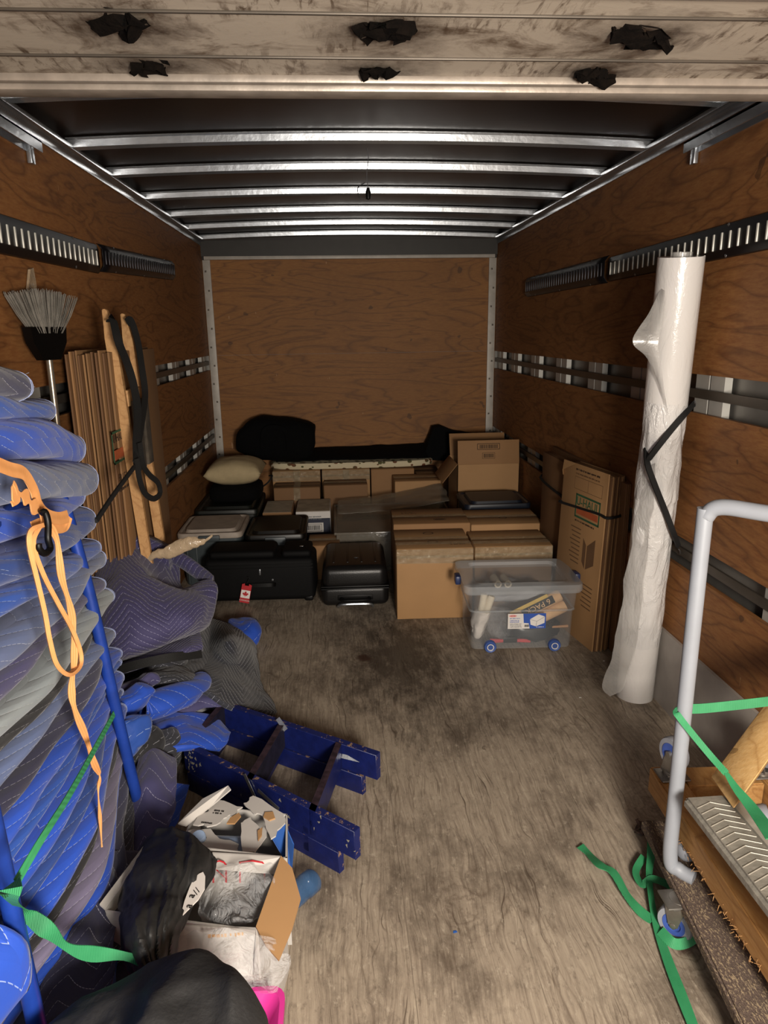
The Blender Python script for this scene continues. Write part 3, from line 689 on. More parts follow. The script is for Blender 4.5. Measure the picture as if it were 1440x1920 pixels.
# hard suitcase
t = thing('hard_suitcase', 'dark grey hard-shell suitcase lying flat between the fabric suitcase and the boxes', 'suitcase', (1.095, 3.97, 0), -.02)
M['shell'] = plain('charcoal_polycarbonate', '161515', .33, .1, .1, 30, .0006, 250)
MB().box((0, 0, .180), (.37, .50, .14), .045, seg=5).obj('lid_shell', M['shell'], t)
MB().box((0, 0, .075), (.385, .50, .13), .04, seg=5).obj('base_shell', M['shell'], t)
mb = MB()
for z in (.118, .132): mb.box((0, 0, z), (.39, .505, .010), .005)
mb.obj('zip_band', M['blk_pl'], t)
MB().tube(curve([(-.075, -.25, .065), (-.07, -.285, .065), (.07, -.285, .065), (.075, -.25, .065)], 12), .009, 8).obj('handle', M['blk_pl'], t)
MB().box((0, -.252, .068), (.2, .008, .03), .003).obj('handle_recess', M['blk_pl'], t)
mb = MB(); mb.tube(curve([(-.10, -.245, .01), (-.075, -.262, .03), (.075, -.262, .03), (.10, -.245, .01)], 12), .008, 8); mb.obj('telescopic_handle', M['galv'], t)
mb = MB()
for q in (-.12, -.04, .04, .12): mb.box((q, .02, .2505), (.012, .38, .004), .002)
mb.obj('ridges', M['shell'], t)
MB().lathe([(0, .004), (.008, .003), (.012, 0)], T(.01, -.09, .251) @ Matrix.Diagonal((1.3, .6, 1, 1)), 12).obj('badge', M['galv'], t)
for sx in (-.15, .15): MB().lathe([(0, .02), (.022, .018), (.025, 0), (.022, -.018), (0, -.02)], T(sx, .235, .026) @ Ry(PI/2), 14).obj('wheel', M['blk_pl'], t)
# ------------------------------------------------------------------ clear wheeled tote
def clear_tote():
    X0, Y0_, rz = 1.893, 3.27, -.045
    t = thing('wheeled_tote', 'clear plastic storage tote on small blue wheels in front of the taped boxes', 'storage tote', (X0, Y0_, 0), rz)
    w_, d_, h = .50, .36, .345
    def ring(a, b, z, r=.03):
        o = []
        for cx, cy, a0 in ((1, 1, 0), (-1, 1, 90), (-1, -1, 180), (1, -1, 270)):
            for k in range(6): an = math.radians(a0+k*18); o.append((cx*(a-r)+r*math.cos(an), cy*(b-r)+r*math.sin(an), z))
        return o
    def loft(rs, cap=(1, 1)):
        mb = MB(); V = [[mb.bm.verts.new(p) for p in r] for r in rs]; n = len(rs[0])
        for A, B in zip(V, V[1:]):
            for k in range(n): mb.bm.faces.new((A[k], A[(k+1) % n], B[(k+1) % n], B[k]))
        if cap[0]: mb.bm.faces.new(V[0][::-1])
        if cap[1]: mb.bm.faces.new(V[-1])
        return mb
    a, b = w_/2, d_/2
    loft([ring(a*.97, b*.96, .012), ring(a*.985, b*.98, .03), ring(a*1.0, b*1.0, .205), ring(a*1.025, b*1.03, .212), ring(a*1.06, b*1.05, h-.03)], (1, 0)).obj('tub', M['tote'], t)
    loft([ring(a*1.0, b*1.0, .2035), ring(a*1.032, b*1.038, .2095), ring(a*1.0, b*1.0, .2145)], (0, 0)).obj('step_line', M['tote_lid'], t)
    loft([ring(a*1.13, b*1.10, h-.042, .035), ring(a*1.16, b*1.13, h-.03, .04), ring(a*1.15, b*1.12, h, .04), ring(a*1.06, b*1.03, h+.006, .04), ring(a*.90, b*.86, h+.004), ring(a*.86, b*.80, h-.010)], (0, 1)).obj('lid', M['tote_lid'], t)
    for sx in (-1, 1):
        MB().box((sx*(a*1.16+.008), -.02, h-.02), (.03, .07, .045), .008).obj('latch', M['navy_bl'], t)
    for sx in (-.155, .16):
        wl = MB().lathe([(0, .012), (.012, .012), (.014, .009), (.019, .009), (.023, .012), (.028, .012), (.030, .008), (.030, -.008), (0, -.012)], T(sx, -b*.99-.006, .030) @ Rx(PI/2), 28).obj('wheel', M['wheel_bl'], t)
        MB().lathe([(.013, .0128), (.017, .0128), (.017, .0135), (.013, .0135), (.013, .0128)], T(sx, -b*.99-.006, .030) @ Rx(PI/2), 24).obj('wheel_ring', M['white'], wl)
    # product label on the front
    fy = -b*1.012-.004
    L = MB().box((.02, fy, .160), (.185, .001, .078), .0).obj('label', M['white'], t)
    def P(u, v): return (.02+(u-.5)*.185, fy-.0008, .160+(v-.5)*.078)
    mb = MB(); mb.prism([P(.40, 1), P(1, 1), P(1, 0), P(.58, 0), P(.55, .35), P(.42, .38)], (0, -.0003, 0)); mb.obj('blue_field', M['lab_blue'], L, smooth=False)
    mb = MB(); mb.prism([P(.58, .62), P(.80, .94), P(.97, .78), P(.965, .36), P(.74, .14), P(.60, .26)], (0, -.0008, 0)); mb.obj('box_picture', M['white'], L, smooth=False)
    mb = MB()
    for p, q in (((.58, .62), (.76, .48)), ((.76, .48), (.97, .78)), ((.76, .48), (.74, .14))): mb.ribbon([Vector(P(*p))+Vector((0, -.0012, 0)), Vector(P(*q))+Vector((0, -.0012, 0))], .0012, .0003, (0, -1, 0))
    mb.obj('picture_line', M['bluegrey'], L)
    scrib(L, T(*P(.13, .86)) @ T(0, -.0006, 0) @ FRONT, .024, .007, 1, M['red'], 2, 'brand_mark')
    MB().lathe([(.0, 0), (.013, 0), (.013, .0003), (0, .0003)], T(P(.13, .86)[0], fy-.0004, P(.13, .86)[2]) @ FRONT @ Matrix.Diagonal((1.5, .55, 1, 1)), 20).obj('brand_oval', M['pinkish'], L)
    scrib(L, T(*P(.22, .69)) @ FRONT, .062, .008, 1, M['lab_blue'], 3, 'lettering'); scrib(L, T(*P(.20, .50)) @ FRONT, .055, .016, 2, M['lab_blue'], 4, 'lettering'); scrib(L, T(*P(.22, .22)) @ FRONT, .06, .024, 4, M['bluegrey'], 6, 'lettering')
    barcode(L, T(*P(.50, .19)) @ T(0, -.0004, 0) @ FRONT, .026, M['black'], .7, False)
    scrib(L, T(*P(.86, .10)) @ T(0, -.001, 0) @ FRONT, .04, .008, 1, M['white'], 7, 'lettering')
    return t, Matrix.Translation((X0, Y0_, 0)) @ Rz(rz)
M['navy_bl'] = plain('navy_latch_plastic', '25335c', .4); M['wheel_bl'] = plain('blue_wheel_plastic', '3c5696', .4)
M['lab_blue'] = plain('label_blue', '2a4fa3', .5); M['pinkish'] = plain('label_pale_red', 'd9a19b', .5)
TOTE, XT = clear_tote()
def tloc(x, y, z): return XT @ Vector((x, y, z))
# contents, each a thing of its own
M['foam'] = plain('peach_roller_nap', 'd9b184', .8, 0, .08, 30, .002, 60); M['roller_w'] = plain('off_white_nap', 'cdc3ae', .85, 0, .08, 30, .002, 80)
t = thing('roller_pack', 'peach paint-roller sleeves in printed SIX PACK wrapper, inside the clear wheeled tote', 'paint rollers', tloc(.105, -.10, .14))
t.rotation_euler = (0, -.47, -.045)
for dz, nm in ((.0, 'roller'), (.062, 'roller')):
    MB().lathe([(0, -.14), (.026, -.14), (.031, -.133), (.031, .133), (.026, .14), (0, .14)], T(.0, 0, dz) @ Ry(PI/2), 20).obj(nm, M['foam'], t)
MB().box((.015, -.031, .072), (.17, .001, .04)).obj('printed_band', M['black'], t); text('lettering', '6 PACK', .040, M['foam'], T(.015, -.0322, .073) @ Rz(PI) @ Rx(-PI/2) @ Rz(0), t)
MB().box((-.02, -.031, .103), (.2, .001, .018)).obj('yellow_band', plain('yellow_print', 'c9a94e', .6), t)
t = tag(centre(blob(MB(), tloc(-.19, -.09, .12), (.035, .05, .085), Ry(.25), 2.4, bump=.02, bs=16, seed=3).obj('rag', plain('white_rag', 'cfc8c0', .85))), 'crumpled white rag against the left end inside the clear tote', 'rag')
for i, (x, z, a) in enumerate(((-.185, .235, .15), (-.155, .225, .3))):
    o = MB().lathe([(0, -.045), (.014, -.045), (.018, -.04), (.018, .04), (.014, .045), (0, .045)], Matrix(), 16).obj('mini_roller', M['roller_w']); o.location = tloc(x, -.12, z); o.rotation_euler = (0, a, 0)
    tag(o, ('short white paint roller at the tote\'s left end, the outer of two', 'short white paint roller at the tote\'s left end, the inner of two')[i], 'paint roller')
t = tag(centre(blob(MB(), tloc(.07, -.06, .075), (.15, .10, .055), None, 2.6, bump=.02, bs=14, seed=9).obj('black_bag', plain('black_bin_bag', '1c1e22', .35))), 'black plastic bag in the bottom of the clear wheeled tote', 'bag')
t = tag(centre(blob(MB(), tloc(-.09, -.10, .12), (.075, .05, .085), None, 2.2, bump=.02, bs=16, seed=5).obj('clear_bag', M['wrap'])), 'crumpled clear bag left of centre inside the clear tote', 'bag')
t = tag(centre(blob(MB(), tloc(-.03, -.0, .255), (.17, .12, .028), Rz(.1), 2.6, bump=.02, bs=12, seed=12).obj('drop_cloth', plain('grey_drop_cloth', '8f9093', .8))), 'folded grey sheet lying just under the clear tote\'s lid', 'cloth')
t = thing('bolt_cutter', 'red-handled tool lying on the clear tote\'s floor', 'tool', tloc(-.05, -.145, .034)); t.rotation_euler = (0, 0, -.045)
MB().tube([(-.10, 0, .012), (.10, 0, .0)], .007, 8).tube([(-.10, 0, .0), (.14, .0, .014)], .006, 8).obj('handle', M['red'], t)
MB().box((.0, 0, .012), (.07, .02, .03), .005).obj('head', M['blk_pl'], t)
o = MB().tube([(0, 0, 0), (.10, 0, .002)], [.005, .007], 8).obj('brush_handle', plain('light_wood_handle', 'b8875a', .6)); o.location = tloc(.14, -.13, .10); tag(o, 'light wooden handle near the right end inside the clear tote', 'handle')
MB().box((-.03, 0, 0), (.06, .016, .035), .004).obj('bristles', M['blk_fab'], o)
for i, x in enumerate((-.105, -.055)):
    o = MB().lathe([(.011, -.05), (.019, -.05), (.019, .05), (.011, .05), (.011, -.05)], Rx(PI/2), 16).obj('cardboard_core', M['roller_w']); o.location = tloc(x, -.02, .308); tag(o, ('pale roller core seen through the tote lid, left of a pair', 'pale roller core seen through the tote lid, right of a pair')[i], 'roller')
# ------------------------------------------------------------------ flattened boxes leaning right
M['card_dk'] = cardboard('cardboard_dark', '6b4c30'); M['card3'] = cardboard('cardboard_dull', '84623f')  # card_dk: darker board colour, alternated so single sheets show in a bundle
def flats(label, group, corner, d, n_dir, count, L, hh, lean, mats, name='flattened_box', th=.0075, jit=.004, seed=1, bottom=0, prints=None, gap=.0086):
    """a strapped bundle of flattened boxes: each sheet is a thing; copies share the mesh"""
    r = random.Random(seed); base = {}; out = []
    ang = math.atan2(d[1], d[0]); N = Vector((n_dir[0], n_dir[1], 0)).normalized()
    for i in range(count):
        k = i % len(mats)
        if k not in base:
            mb = MB(); mb.box((L/2, 0, hh/2), (L, th, hh), .0010)
            base[k] = o = mb.obj(name, mats[k])
        else:
            o = base[k].copy(); C.objects.link(o)
        p = Vector(corner) + N*gap*i + Vector((d[0], d[1], 0)).normalized()*r.uniform(-jit, jit)
        o.location = (p.x, p.y, bottom + r.uniform(0, jit)); o.rotation_euler = (lean, 0, ang)
        tag(o, label, 'flattened box', group); out.append(o)
    return out
d1 = Vector((-.17, .985, 0)).normalized()
bl = flats('flattened brown box showing its corrugated edge, strapped behind the printed one', 'flattened boxes strapped by the right wall', (2.234, 3.04, 0), d1, (.985, .17), 9, .40, .865, .035, [M['card_dk'], M['card'], M['card3']], seed=3, gap=.0082, th=.0058, jit=.007)
t = thing('printed_flat_box', 'front flattened box of the right bundle, printed U-HAUL in green and orange', 'flattened box', (2.224, 3.045, 0)); t.rotation_euler = (.035, 0, math.atan2(d1.y, d1.x))
MB().box((.21, 0, .44), (.42, .007, .88), .0012).obj('cardboard_face', M['card'], t)
FL = T(0, .0045, 0) @ Rz(PI) @ FRONT      # faces the aisle side (+y local = away from wall)
def fp(x, z): return T(x, .0042, z) @ Rz(PI) @ FRONT
mb = MB()
for (a, b, c, d) in ((.045, .275, .725, .735), (.045, .275, .615, .625), (.045, .055, .615, .735), (.265, .275, .615, .735)): mb.b2(a, b, .0035, .0042, c, d)
mb.obj('logo_frame', M['green_print'], t, smooth=False)
MB().b2(.06, .26, .0035, .0042, .635, .668).obj('logo_stripe', M['orange_print'], t, smooth=False)
text('lettering', 'U-HAUL', .058, M['green_print'], fp(.16, .698), t, 1.0, .0006)
scrib(t, fp(.16, .60), .21, .016, 1, M['ink'], 8, 'lettering')
scrib(t, fp(.17, .853), .25, .018, 1, M['ink'], 9, 'lettering')
scrib(t, fp(.17, .832), .25, .015, 1, M['ink2'], 10, 'lettering')
mb = MB()
for (a, b, c, d) in ((.04, .30, .815, .817), (.04, .30, .755, .757), (.04, .042, .755, .817), (.298, .30, .755, .817), (.168, .17, .755, .817)): mb.b2(a, b, .0035, .004, c, d)
for k in range(9): mb.b2(.20, .30-.01*(k % 3), .0035, .004, .56-.022*k, .566-.022*k)
for k in range(6): mb.b2(.05, .15-.012*(k % 2), .0035, .004, .30-.022*k, .306-.022*k)
mb.obj('print', M['ink2'], t, smooth=False)
mb = MB(); mb.prism([(.06, .0035, .42), (.13, .0035, .38), (.13, .0035, .50), (.06, .0035, .55)], (0, .0006, 0)); mb.prism([(.14, .0035, .38), (.17, .0035, .41), (.17, .0035, .53), (.14, .0035, .50)], (0, .0006, 0)); mb.obj('box_drawing', M['ink2'], t, smooth=False)
mb = MB(); mb.prism([(.30, .004, .88), (.42, .004, .88), (.42, .004, .80), (.40, .02, .83)], (0, .003, 0)); mb.obj('torn_flap', M['card'], t, smooth=False)
flats('dark flattened box standing flat against the right wall beyond the plastic roll', 'flattened boxes along the right wall', (2.334, 3.0, 0), (0, 1), (-1, 0), 3, 1.1, .84, 0, [M['cardr']], seed=5, gap=.0085)
flats('flattened box beyond the printed one, held by the same black cord', 'flattened boxes behind the printed one', (2.215, 3.50, 0), (-.02, 1), (1, 0), 6, .42, .84, 0, [M['cardr']], seed=6)
st = MB(); st.tube(curve([(2.325, 4.0, .70), (2.20, 3.95, .685), (2.20, 3.50, .66), (2.158, 3.45, .66), (2.20, 3.3, .665), (2.235, 3.10, .68), (2.245, 3.025, .68), (2.30, 3.03, .685), (2.328, 3.05, .69)], 40), .007, 8)
tag(st.obj('bungee_cord', M['strap_blk']), 'black bungee cord around the flattened boxes on the right', 'cord')
M['galv_dull'] = plain('bare_scuffed_spots', '8d8878', .7)
# ================================================================== LEFT SIDE
Qs = dict(blue=('2450a8', 'a9bfe8'), royal=('1f4fc0', 'b5c8f0'), deep=('20438c', 'a9bfe8'), slate=('5a6a92', 'c9d2e6'), purple=('3e3c66', 'b9b8d2'), navy=('2a2b48', 'c4c6da'),
          char=('24262f', 'b5b8c6'), pale=('8d979c', 'b9c0c4'), mauve=('6a6480', 'b6b4c8'), black=('131318', '9c9ca4'), violet=('37335c', 'a9a7c8'))
for k, (c, th) in Qs.items():
    M['q_'+k] = quilt('quilt_'+k, c, th, spacing={'violet': .042, 'char': .04}.get(k, .095), amp=.07 if k not in ('violet', 'char') else .10, period=.26 if k not in ('violet', 'char') else .34,
                      rough=.55 if k in ('blue', 'royal', 'deep', 'slate', 'pale') else .8, sheen=.15)
M['q_violet2'] = quilt('quilt_violet_rows', Qs['violet'][0], Qs['violet'][1], spacing=.042, amp=.10, period=.34, flip=True)
# blue cart that carries the blanket pile
M['blue_tube'] = plain('blue_painted_tube', '1d3f9a', .38, .15, .2, 20); M['blue_worn'] = plain('worn_blue_tube', '2a3f78', .5, .2, .5, 40)
t = thing('blanket_cart', 'blue tubular cart loaded with the tall pile of folded moving blankets', 'cart', (.22, 1.4, 0))
def L(p): return Vector(p)-Vector((.22, 1.4, 0))
MB().b2(.0-.19, .27, -.62, .52, .085, .115, .004).obj('deck', M['blue_worn'], t)
fr = curve([(.415, 1.80, .11), (.385, 1.79, .45), (.352, 1.78, .85), (.325, 1.77, 1.08), (.318, 1.745, 1.155), (.325, 1.66, 1.182), (.345, 1.4, 1.18), (.385, 1.15, 1.178), (.41, 1.05, 1.16), (.425, 1.01, 1.09), (.445, 1.0, .8), (.475, .985, .11)], 60)
MB().tube([L(p) for p in fr], .0155, 14).obj('side_frame', M['blue_tube'], t)
MB().tube([L(p) for p in curve([(.385, 1.16, 1.178), (.05, 1.16, 1.178)], 4)], .012, 10).obj('cross_bar', M['blue_worn'], t)
for x, y in ((.07, .85), (.07, 1.85), (.42, .85), (.42, 1.83)):
    c = MB().lathe([(0, .018), (.036, .018), (.04, .012), (.04, -.012), (.036, -.018), (0, -.018)], T(L((x, y, .041))) @ Ry(PI/2), 18).obj('caster', M['blk_pl'], t)
# the folded blankets
def bump1(y): return math.exp(-((y-1.35)/.42)**2)
def folded(i, key, zf, zn, th, yend, dx=0.0, y0=.66, droop=0, label='', two=None, xb=.022):
    mb = MB(); r = random.Random(i*17+3); ph = r.uniform(0, 9); per = 2*(.36+th)
    NL, NC = 56, 30
    def fn(u, v):
        y = y0+(yend-y0)*u; f = (y-1.1)/(1.95-1.1); z = zn+(zf-zn)*max(-.4, min(1.1, f))
        xf = .348 + dx + .035*bump1(y) + .016*noise.noise(Vector((y*3, i*1.7, 0))) - .02*max(0, (y-1.7)/.3)
        if z < .62: xf += (.62-z)*.30*math.exp(-((y-1.32)/.34)**2)
        a = v*2*PI; cc, ss = math.cos(a), math.sin(a)
        e = min(1, (min(u, 1-u)*(yend-y0)/.045)); e = math.sqrt(max(0, 1-(1-e)**2)) if e < 1 else 1
        hx, hz = (xf-xb)/2, th/2*(1+.18*noise.noise(Vector((y*4, i, 3))))
        x = (xf+xb)/2 + hx*math.copysign(abs(cc)**.35, cc)*(.90+.10*e)
        zz = z + hz*math.copysign(abs(ss)**.8, ss)*max(e, .05)
        zz += .011*math.sin(y*5+ph) - .0*f
        if droop: zz -= droop*max(0, (u-.6)/.4)**2
        p = Vector((x, y, zz)); k = 1.0 if cc > -.5 else .2
        q = Vector((x*6, y*6, zz*14+i*3.3))
        return p + Vector((noise.noise(q)*.010, 0, noise.noise(q+Vector((5, 1, 2)))*.007))*k
    V = mb.grid(fn, NL, NC, (yend-y0, per), closev=True)
    o = mb.obj('folded_blanket', M['q_'+key], None, ang=60); centre(o)
    st = MB()      # double white seam near the far end
    for off in (.022, .032):
        pts = [fn(1-off/(yend-y0), v/NC)+(Vector((math.cos(v/NC*2*PI)*.0012, 0, math.sin(v/NC*2*PI)*.0012))) for v in range(-6, 7)]
        st.tube([p-o.location for p in pts], .0008, 4)
    st.obj('seam_stitching', M['thread'], o)
    return tag(o, label, 'moving blanket', 'folded moving blankets piled on the blue cart')
M['thread'] = plain('white_thread', '9aa6cc', .7)
def zf(py): return 1.178-(py-880)*.00149
pile = [  # key, z far, z near, thickness, far end y, extra reach, label
 ('navy', 1.392, 1.478, .066, 1.58, -.0, 'dark navy blanket with bold white stitching and frayed end, topmost of the blanket pile'),
 ('blue', 1.345, 1.420, .060, 1.80, -.02, 'blue blanket whose rounded end peeks out under the frayed navy one'),
 ('royal', 1.262, 1.355, .092, 1.96, .0, 'thick bright blue blanket sagging at its end, second blue from the pile\'s top'),
 ('slate', 1.178, 1.280, .095, 2.0, .012, 'thick grey-blue blanket with black stains, just above the blue tube\'s bend'),
 ('royal', 1.098, 1.205, .072, 1.93, -.01, 'blue blanket directly under the stained grey-blue one, behind the tube\'s bend'),
 ('deep', 1.020, 1.125, .080, 1.97, .0, 'medium blue blanket behind the black hook, its end right of the tube'),
 ('blue', .955, 1.040, .06, 1.99, .0, 'thin blue blanket above the grey-blue chevron one right of the tube'),
 ('slate', .895, .970, .07, 2.0, .008, 'grey-blue blanket with a clear chevron stitched on its end'),
 ('purple', .838, .895, .048, 1.97, .0, 'dusty purple blanket just above the pale grey-white one'),
 ('pale', .785, .838, .062, 1.99, .015, 'pale grey-white blanket, the only light one in the pile'),
 ('black', .740, .780, .028, 1.9, -.01, 'thin black blanket pressed under the pale grey-white one'),
 ('slate', .702, .735, .048, 1.94, .01, 'pale slate blanket under the thin black layer'),
 ('navy', .652, .688, .052, 1.99, .005, 'frayed navy blanket at the middle of the pile, above the blue run'),
 ('royal', .602, .634, .052, 2.03, .012, 'bright blue blanket topmost of the blue run in the pile\'s lower half'),
 ('blue', .557, .584, .036, 2.05, .0, 'thin blue blanket second from the top of the lower blue run'),
 ('royal', .516, .540, .046, 2.03, .012, 'bright blue blanket in the middle of the lower blue run'),
 ('deep', .474, .495, .036, 2.02, .0, 'darker blue blanket low in the blue run, behind the green strap'),
 ('royal', .430, .450, .050, 2.0, .012, 'bright blue blanket lowest of the blue run, behind the green strap'),
 ('black', .390, .408, .026, 2.0, .0, 'thin black blanket between the blue run and the mauve layer'),
 ('mauve', .355, .372, .042, 1.9, .008, 'greyish mauve blanket low in the pile'),
 ('royal', .315, .330, .040, 1.95, .0, 'blue blanket between the mauve and dark navy layers low in the pile'),
 ('navy', .270, .282, .050, 2.05, .014, 'dark navy stitched blanket third from the bottom of the pile'),
 ('char', .222, .230, .046, 2.0, .02, 'charcoal stitched blanket second from the bottom of the pile'),
 ('navy', .165, .170, .066, 2.0, .03, 'dark navy stitched blanket at the very bottom of the pile'),
]
for i, (k, a, b, th, ye, dx, lab) in enumerate(pile):
    o = folded(i, k, a, b, th*1.04, ye, dx, label=lab, droop=.035 if i in (2, 3) else .0)
    if i == 0:
        mb = MB(); r = random.Random(4)
        for k_ in range(60):
            a = r.uniform(-1.4, 1.4); p = Vector((.20+.15*math.cos(a*.7)*r.uniform(.6, 1.1), 1.575, 1.432+.028*math.sin(a)))-o.location
            mb.tube([p, p+Vector((r.uniform(-.006, .008), r.uniform(.006, .02), r.uniform(-.006, .006)))], .0009, 4)
        mb.obj('frayed_edge', plain('grey_lint', '77767c', .9), o)
M['stain'] = plain('black_tar_stain', '0e0e10', .9)
# rolled blankets on top at the left
o = centre(blob(MB(), (.20, 1.15, 1.565), (.17, .24, .055), Rz(.1), 2.6, bump=.03, bs=6, seed=2, uvs=(.9, .5)).obj('rolled_blanket', M['q_navy'], ang=80)); tag(o, 'loosely rolled navy blanket on top of the pile by the photo\'s left edge', 'moving blanket')
o = centre(blob(MB(), (.10, 1.66, 1.475), (.09, .24, .055), Rz(.0), 2.4, bump=.02, bs=8, seed=5, uvs=(.9, .5)).obj('torn_blanket', M['q_navy'], ang=80)); tag(o, 'dark blanket with torn tan lining lying on the pile against the left wall', 'moving blanket')
mb = MB(); r = random.Random(8); pts = []
for k in range(11): a = 2*PI*k/11; rr = .045*(1 if k % 2 else .45)*r.uniform(.7, 1.2); pts.append((.188, 1.62+rr*1.3*math.cos(a), 1.505+rr*.5*math.sin(a)))
mb.prism(pts, (.004, 0, .0)); q_ = mb.obj('torn_lining', plain('tan_lining', 'a0937f', .9), o, smooth=False); q_.location = -o.location
# blue folded blanket pushed out at the bottom, outside the near post
t = tag(sheet('hanging_blanket', [[(.34, .70, .64), (.37, .85, .64), (.425, .95, .62)], [(.40, .70, .59), (.43, .85, .58), (.468, .965, .57)], [(.40, .70, .51), (.43, .85, .49), (.462, .96, .49)], [(.34, .70, .45), (.37, .85, .44), (.40, .95, .45)]], M['q_royal'], None, .03, 18, 18, (.3, .3), .01), 'bright blue folded blanket corner with double white seams outside the near blue post', 'moving blanket')
mb = MB()
for dz in (0, .02, .06): mb.tube([(.412, .72, .57-dz*1.2), (.444, .86, .565-dz*1.1), (.482, .965, .555-dz)], .0014, 4)
mb.obj('seam_stitching', M['thread'], t)
# ------------------------------------------------------------------ orange strap with black hook
M['orange'] = NT('orange_webbing'); _o = M['orange']; _o.col(_o.mix(_o.noise(_o.coord(), 30, 3), 'c9884a', 'e0a268')); _o.rough(.7)
_w = _o.n('ShaderNodeTexWave'); _o.l(_o.coord(), _w.inputs['Vector']); _w.inputs['Scale'].default_value = 90; _o.bump(_w.outputs[0], .0008); M['orange'] = _o.m
def P(px, py, x=.455): return atx(px, py, x)
t = thing('orange_strap', 'orange webbing strap looped over a black hook at the front of the blanket pile', 'strap', tuple(P(85, 990)))
def SR(pts, wd, nr, x=.455, n=40, th=.0022): return MB().ribbon([P(a, b, x+(c[0] if c else 0))-t.location for a, b, *c in [q if len(q) > 2 else (q[0], q[1]) for q in pts]] if False else [p-t.location for p in curve([P(q[0], q[1], x+(q[2] if len(q) > 2 else 0)) for q in pts], n)], wd, th, nr)
SR([(-10, 868), (20, 880), (45, 888), (62, 915), (72, 945), (88, 965), (110, 972), (128, 968)], .026, (1, -.2, .25)).obj('webbing', M['orange'], t)
SR([(128, 968), (120, 988), (100, 990), (82, 980), (60, 988)], .020, (.8, -.5, .2)).obj('webbing', M['orange'], t)
SR([(22, 925), (45, 930), (62, 948), (80, 965)], [.020+.012*math.sin(i*.5) for i in range(41)], (1, -.2, .1), .46).obj('torn_webbing', M['orange'], t)
SR([(22, 945), (34, 936), (30, 915), (25, 905)], .010, (1, 0, .2), .46).obj('torn_webbing', M['orange'], t)
SR([(78, 985), (58, 995), (55, 1025), (70, 1090), (84, 1150), (93, 1200), (106, 1245), (128, 1264), (148, 1250), (151, 1225), (135, 1180), (108, 1130), (80, 1075), (62, 1020), (72, 990)], .008, (.5, -.8, .2), .47, 80, .010).obj('loop', M['orange'], t)
SR([(92, 985), (107, 1015), (115, 1080), (132, 1140), (138, 1190), (139, 1240), (134, 1290), (140, 1330), (160, 1380), (176, 1430), (187, 1455), (184, 1480), (187, 1530), (191, 1588)], [.012+.003*math.sin(i*.7)-(.007 if i > 60 else 0) for i in range(81)], (.6, -.7, .2), .462, 80, .003).obj('tail', M['orange'], t)
t = thing('strap_hook', 'black steel S-hook hanging in the orange strap', 'hook', tuple(P(82, 990, .475)))
MB().tube([p-t.location for p in curve([P(76, 962, .47), (P(84, 960, .475)), P(90, 980, .478), P(90, 1010, .478), P(94, 1028, .478), P(84, 1038, .478), P(74, 1030, .478), P(72, 1020, .478)], 30)], .0062, 10).obj('hook', M['blk_pl'], t)
# ------------------------------------------------------------------ green strap on the left
def green_mat():
    m = NT('green_webbing'); m.col(m.mix(m.noise(m.coord(), 18, 3), '22794a', '3f9a66')); m.rough(.6)
    w_ = m.n('ShaderNodeTexWave'); m.l(m.coord(), w_.inputs['Vector']); w_.inputs['Scale'].default_value = 120; m.bump(w_.outputs[0], .0006); return m.m
M['green'] = green_mat()
GR = curve([P(214, 1338, .475), P(180, 1400, .50), P(130, 1490, .53), P(80, 1570, .545), P(30, 1655, .545)], 30)
GL = curve([P(30, 1655, .545), P(18, 1680, .55), aty(40, 1705, 1.03), aty(90, 1745, 1.03), aty(125, 1775, 1.04), aty(170, 1788, 1.05), aty(230, 1792, 1.06), aty(290, 1808, 1.07), aty(350, 1818, 1.08)], 50)
t = thing('green_strap', 'green webbing strap running down the blanket pile and across to the black bags', 'strap', tuple(GR[-1]))
MB().ribbon([p-t.location for p in GR], .013, .002, (1, -.4, .3)).obj('webbing', M['green'], t)
MB().ribbon([p-t.location for p in GL], [.022+.008*math.sin(i*.45) for i in range(51)], .002, [Vector((.2*math.sin(i*.22), -1, .5+.3*math.cos(i*.3))) for i in range(51)]).obj('frayed_end', M['green'], t)
# ------------------------------------------------------------------ heap of loose quilted blankets
def q(px, py, y, dz=0): p = aty(px, py, y); return (p.x, p.y, max(p.z+dz, .012))
def heap(name, label, rows, key, th=.02, size=(1, 1), bump=.014, bs=6, seed=0, nu=34, nv=34):
    o = sheet(name, rows, M['q_'+key], None, th, nu, nv, size, bump, bs, seed); centre(o); return tag(o, label, 'moving blanket')
o = heap('draped_blanket', 'large purple quilted blanket bundled upright beside the black suitcase', [
  [q(180, 1060, 2.68), q(205, 1015, 2.78), q(240, 1000, 2.83), q(290, 1012, 2.86), q(330, 1035, 2.88)],
  [q(180, 1100, 2.53), q(215, 1062, 2.56), q(255, 1065, 2.56), q(300, 1090, 2.60), q(345, 1110, 2.66)],
  [q(182, 1140, 2.40), q(225, 1115, 2.38), q(285, 1118, 2.40), q(350, 1112, 2.48), q(400, 1090, 2.60)],
  [q(185, 1190, 2.32), q(235, 1172, 2.26), q(300, 1165, 2.28), q(360, 1150, 2.36), q(403, 1125, 2.54)],
  [q(190, 1225, 2.32), q(235, 1222, 2.24), q(300, 1203, 2.27), q(350, 1183, 2.35), q(392, 1160, 2.53)],
  [q(195, 1250, 2.48), q(240, 1235, 2.44), q(300, 1215, 2.46), q(350, 1195, 2.53), q(385, 1172, 2.63)]], 'violet', .022, (1.0, .62), seed=1, bump=.016)
rim = MB(); rp = curve([q(318, 1040, 2.80), q(345, 1052, 2.76), q(375, 1075, 2.70), q(400, 1092, 2.60)], 30)
